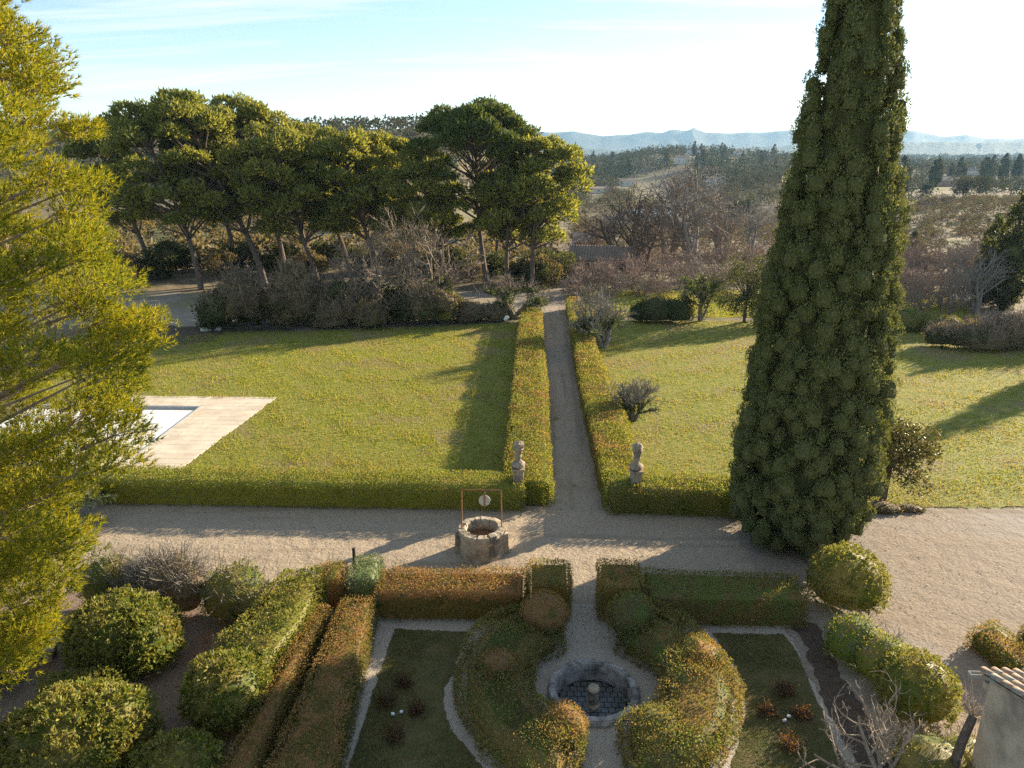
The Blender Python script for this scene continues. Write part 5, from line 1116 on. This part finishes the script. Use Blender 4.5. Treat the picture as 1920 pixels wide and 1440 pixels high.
# ------------------------------------------------------------------ trees of the valley, one by one
fcy = cypress_tree('cypress_tree', (0, 0, -60), CP, None, 60, 26, .55, M['far_wood'], 44, .55); del fcy['category']
fpn = [leafy_tree('valley_tree', (0, 0), 4, lob(np.random.default_rng(120 + i), 16, 3.0, 3, 7.5, 1.2, 1.9, .8), M['far_wood'], None, 60, .8, 130 + i, cat=None, z0=-80) for i in range(2)]
VG = 'dark cypresses scattered over the valley'
cyl = [(1700, 330, 1.9, 'broad dark conifer just right of the cypress crown', None), (1758, 420, 1.5, 'pair of tall dark valley cypresses right of the cypress, left one', None), (1765, 428, 1.6, 'pair of tall dark valley cypresses right of the cypress, right one', None), (1740, 118, .62, 'small lone cypress in the scrub right of the tall cypress', None), (1172, 300, .9, 'small cypress left of the yellow valley field', None)]
for px, d, sc, t, g_ in cyl: plant(fcy, px, d, t, sc, px * .1, cat='cypress')
rv = np.random.default_rng(7)
spx = sorted([rv.uniform(1250, 1480) for _ in range(14)] + [rv.uniform(1785, 1915) for _ in range(10)] + [rv.uniform(1110, 1185) for _ in range(4)])
for i, px in enumerate(spx):
    d = rv.uniform(700, 960) if px < 1500 else rv.uniform(450, 600)
    plant(fcy, px, d, 'thin dark cypress spire of the far wood, %s from the left' % ORD[i], rv.uniform(1.2, 2.0), rv.uniform(0, 6), cat='cypress', group='cypress spires of the far wood')
for i, (px, d, sc, t) in enumerate([(1178, 300, 1.0, 'rounded dark green tree left of the yellow valley field'), (1385, 300, 1.15, 'dark evergreen clump left of the cypress in the valley, left tree'), (1410, 310, 1.2, 'dark evergreen clump left of the cypress in the valley, right tree'), (1750, 330, .8, 'rounded dark tree below the pale house right of the cypress'), (1820, 300, 1.25, 'grey green tree mass right of the low houses'), (1850, 310, 1.2, 'grey green tree at the far right before the distant wood')]):
    plant(fpn[i % 2], px, d, t, sc, i, cat='tree')

# ------------------------------------------------------------------ far woods and scrub that read as one mass
def mass(name, pts, mat, label_kind, cardn, leaf, seed, hlo, hhi, flat=.8):
    rng = np.random.default_rng(seed); pts = np.array(pts); z = th(pts[:, 0], pts[:, 1]); n = len(pts); h = rng.uniform(hlo, hhi, n)
    U = sphere_pts(n * cardn, rng, -.6).reshape(n, cardn, 3); w = h * rng.uniform(.35, .7, n)
    P = np.stack([pts[:, 0], pts[:, 1], z + h * .36], 1)[:, None] + U * np.stack([w, w, h * .5], 1)[:, None] * rng.uniform(.6, 1.05, (n, cardn, 1))
    N = unit(U + np.array([0, 0, .3])).reshape(-1, 3)
    return obj(name, [(*cards(P.reshape(-1, 3), N, leaf, leaf * .55, rng, out=.4), 0)], mat, kind='stuff')
rv = np.random.default_rng(17)
def scatter(n, p0, p1, d0, d1, cond=None):
    out = []
    while len(out) < n:
        px, d = rv.uniform(p0, p1), math.sqrt(rv.uniform(d0 ** 2, d1 ** 2))
        if any(abs(px - h_[0]) < 11 + 4000 / h_[1] and h_[1] - 110 < d < h_[1] + 12 for h_ in fh): continue
        if cond is None or cond(px, d): out.append(colpt(px, d))
    return out
mass('distant_woodland', scatter(1300, 1040, 1560, 700, 1250) + scatter(500, 1640, 2000, 520, 1150) + scatter(260, 1060, 1180, 560, 760) + scatter(120, 1300, 1500, 480, 700), M['far_wood'], None, 28, 2.3, 1, 7, 15)
mass('distant_woodland', scatter(1500, 500, 2100, 1250, 3000), M['far_wood'], None, 26, 6.0, 2, 7, 14)
mass('valley_woodland', scatter(330, 1640, 2000, 330, 560) + scatter(170, 1290, 1500, 360, 620) + scatter(90, 1060, 1190, 380, 560), M['far_wood'], None, 50, 1.1, 9, 4, 9)
mass('hillside_woodland', scatter(700, -200, 900, 230, 460), M['far_wood'], None, 36, 1.8, 3, 5, 9)
mass('valley_scrub', scatter(750, 1080, 1500, 125, 330, lambda p, d: not (1190 < p < 1260 and 290 < d < 345)), M['scrub'], None, 64, .55, 8, 2.0, 5.5)
mass('valley_scrub', scatter(700, 1060, 1500, 330, 680, lambda p, d: not (1195 < p < 1262 and d > 430)), M['scrub'], None, 38, 1.0, 4, 2.5, 8)
mass('slope_scrub', scatter(900, 1640, 2050, 105, 330), M['scrub'], None, 60, .55, 5, 1.3, 3.4)
mass('grove_undergrowth', scatter(260, -100, 1060, 98, 170), M['bramble'], None, 90, .8, 6, 1.6, 4.2)

# ------------------------------------------------------------------ hills and mountains
def range_mesh(name, prof, dist, depth, mat, seed, wig, foot=-30):
    px = np.linspace(prof[0][0], prof[-1][0], 420); row = np.interp(px, [p[0] for p in prof], [p[1] for p in prof])
    rng = np.random.default_rng(seed); V = []; T = np.array([-1, -.75, -.5, -.3, -.14, -.05, 0, .08, .25, .6, 1.0]); K = np.array([0, .12, .3, .52, .76, .93, 1, .9, .65, .3, 0])
    ang = PITCH - np.arctan((720 - row) / FPX); zr = 15 - np.tan(ang) * dist
    zr = zr + nz(np.stack([px * .09, px * 0], 1), 1.3, seed) * wig
    for t, k in zip(T, K):
        jx = 26 * nz(np.stack([px * .05 + t * 9, np.full(len(px), t * 7)], 1), 1.1, seed + 3)
        kk = np.clip(k * (1 + .07 * (k < .99) * nz(np.stack([px * .06, np.full(len(px), t * 3.0)], 1), 1.6, seed + 5)), 0, 1)
        d = dist + t * depth
        x = np.array([colpt(a, d) for a in px + jx * (abs(t) > .02) * .25])
        V.append(np.stack([x[:, 0], x[:, 1], foot + (zr - foot) * kk], 1))
    n = len(px); V = np.concatenate(V)
    F = [(j * n + i, j * n + i + 1, (j + 1) * n + i + 1, (j + 1) * n + i) for j in range(len(T) - 1) for i in range(n - 1)]
    return obj(name, mkmesh(name, [(V, np.array(F), 0)], smooth=True), M[mat], kind='structure')
range_mesh('mountains', [(300, 262), (700, 256), (900, 250), (975, 248), (1035, 248), (1075, 246), (1130, 255), (1180, 252), (1210, 247), (1240, 249), (1254, 243), (1266, 242), (1280, 245), (1293, 243), (1298, 239), (1305, 244), (1320, 248), (1362, 250), (1400, 248), (1440, 247), (1487, 243), (1560, 243), (1640, 244), (1710, 245), (1740, 251), (1765, 256), (1785, 255), (1805, 252), (1840, 259), (1880, 260), (1960, 259), (2200, 262)], 6400, 1100, 'mountain', 2, 3)
range_mesh('hills', [(500, 286), (1000, 287), (1060, 282), (1105, 278), (1170, 283), (1250, 285), (1330, 280), (1410, 276), (1480, 272), (1600, 268), (1700, 266), (1800, 267), (1900, 266), (2200, 268)], 4300, 900, 'ridge', 5, 5)

# ------------------------------------------------------------------ grass on the lawns
def grass(name, poly, n, mat, seed, hlo, hhi, w, near=None, hole=None):
    rng = np.random.default_rng(seed); p = np.array(poly); out = []; got = 0
    while got < n:
        t = rng.uniform(p.min(0), p.max(0), (n, 2)); d = np.hypot(t[:, 0] - CAM[0], t[:, 1]); t = t[inside(p, t) & (rng.uniform(size=n) < np.clip((near or 30) / d, 0, 1) ** 1.6)]
        if hole: t = t[~((t[:, 0] > hole[0]) & (t[:, 0] < hole[1] + (t[:, 1] - hole[2]) * .09) & (t[:, 1] > hole[2]) & (t[:, 1] < hole[3]))]
        out.append(t); got += len(t)
    t = np.concatenate(out)[:n]; d = np.hypot(t[:, 0] - CAM[0], t[:, 1])
    cl = .6 + .55 * np.clip(nz(np.concatenate([t, np.zeros((n, 1))], 1), 1.6, seed) + .3, 0, 1.2)
    P = np.stack([t[:, 0], t[:, 1], np.full(n, .004)], 1); h = rng.uniform(hlo, hhi, n) * cl
    a = rng.uniform(0, 6.283, n); B = np.stack([np.cos(a), np.sin(a), np.zeros(n)], 1); L = unit(rng.normal(size=(n, 3)) * .45 + np.array([0, 0, 1.0])); ww = (w * np.clip(d / 35, .8, 2.2))[:, None]
    V = np.stack([P - B * ww, P + B * ww, P + L * h[:, None]], 1).reshape(-1, 3)
    return obj(name, [(V, np.arange(3 * n).reshape(-1, 3), 0)], mat, kind='stuff')
grass('lawn_grass', LAWN_L, 155000, M['grass'], 1, .06, .15, .019, hole=(POOL[0] - 2, -19.2, POOL[2] - 2.05, 43.4))
grass('lawn_grass', LAWN_R, 140000, M['grass_dry'], 2, .06, .15, .019)
grass('meadow_grass', [(3.5, 68.5), (40, 69), (45, 84), (3.5, 82)], 30000, M['grass'], 3, .06, .16, .03)
grass('bed_grass', BED_L, 32000, M['grass_dull'], 4, .03, .075, .012)
grass('bed_grass', BED_R, 32000, M['grass_dull'], 5, .03, .075, .012)

def fallen(name, poly, n, mat, seed, size, z):
    rng = np.random.default_rng(seed); p = np.array(poly); t = rng.uniform(p.min(0), p.max(0), (n * 3, 2)); t = t[inside(p, t)]
    k = nz(np.concatenate([t, np.zeros((len(t), 1))], 1), .7, seed) + rng.normal(size=len(t)) * .5; t = t[np.argsort(-k)][:n]
    P = np.stack([t[:, 0], t[:, 1], np.full(len(t), z)], 1)
    return obj(name, [(*cards(P, np.tile([0, 0, 1.0], (len(P), 1)) * .0 + np.array([0, 0, .05]), size, size * .6, rng, out=.2, zb=.35), 0)], mat, kind='stuff')
fallen('fallen_leaves', [(-24, 22.4), (7, 22.4), (7, 29), (-24, 29)], 2600, M['litter_leaf'], 1, .05, .014)
fallen('fallen_leaves', [(-1.1, 29), (1.2, 29), (1.4, 76), (-1.4, 76)], 1500, M['litter_leaf'], 2, .06, .018)
fallen('fallen_leaves', [(6.6, 14), (22, 14), (22, 29), (6.6, 29)], 1800, M['litter_leaf'], 3, .05, .018)
fallen('fallen_leaves', [(-22, 10), (-8.6, 10), (-8.4, 21.5), (-22, 22)], 7000, M['litter_leaf'], 4, .06, .010)
fallen('fallen_leaves', [(-8.4, 12), (7, 12), (7, 22), (-8.4, 22)], 3500, M['litter_leaf'], 5, .045, .020)

# ------------------------------------------------------------------ the hazy air
hz, HN, HK = newmat('haze_air')
pv = HN.new('ShaderNodeVolumePrincipled'); pv.inputs['Color'].default_value = (.40, .68, 1.0, 1); pv.inputs['Density'].default_value = 0.8e-4; pv.inputs['Anisotropy'].default_value = .2
ho = HN.new('ShaderNodeOutputMaterial'); HK.new(pv.outputs[0], ho.inputs['Volume'])
obj('haze', [(*box(-6300, 7800, -75, 8400, -70, 300), 0)], hz, kind='stuff')
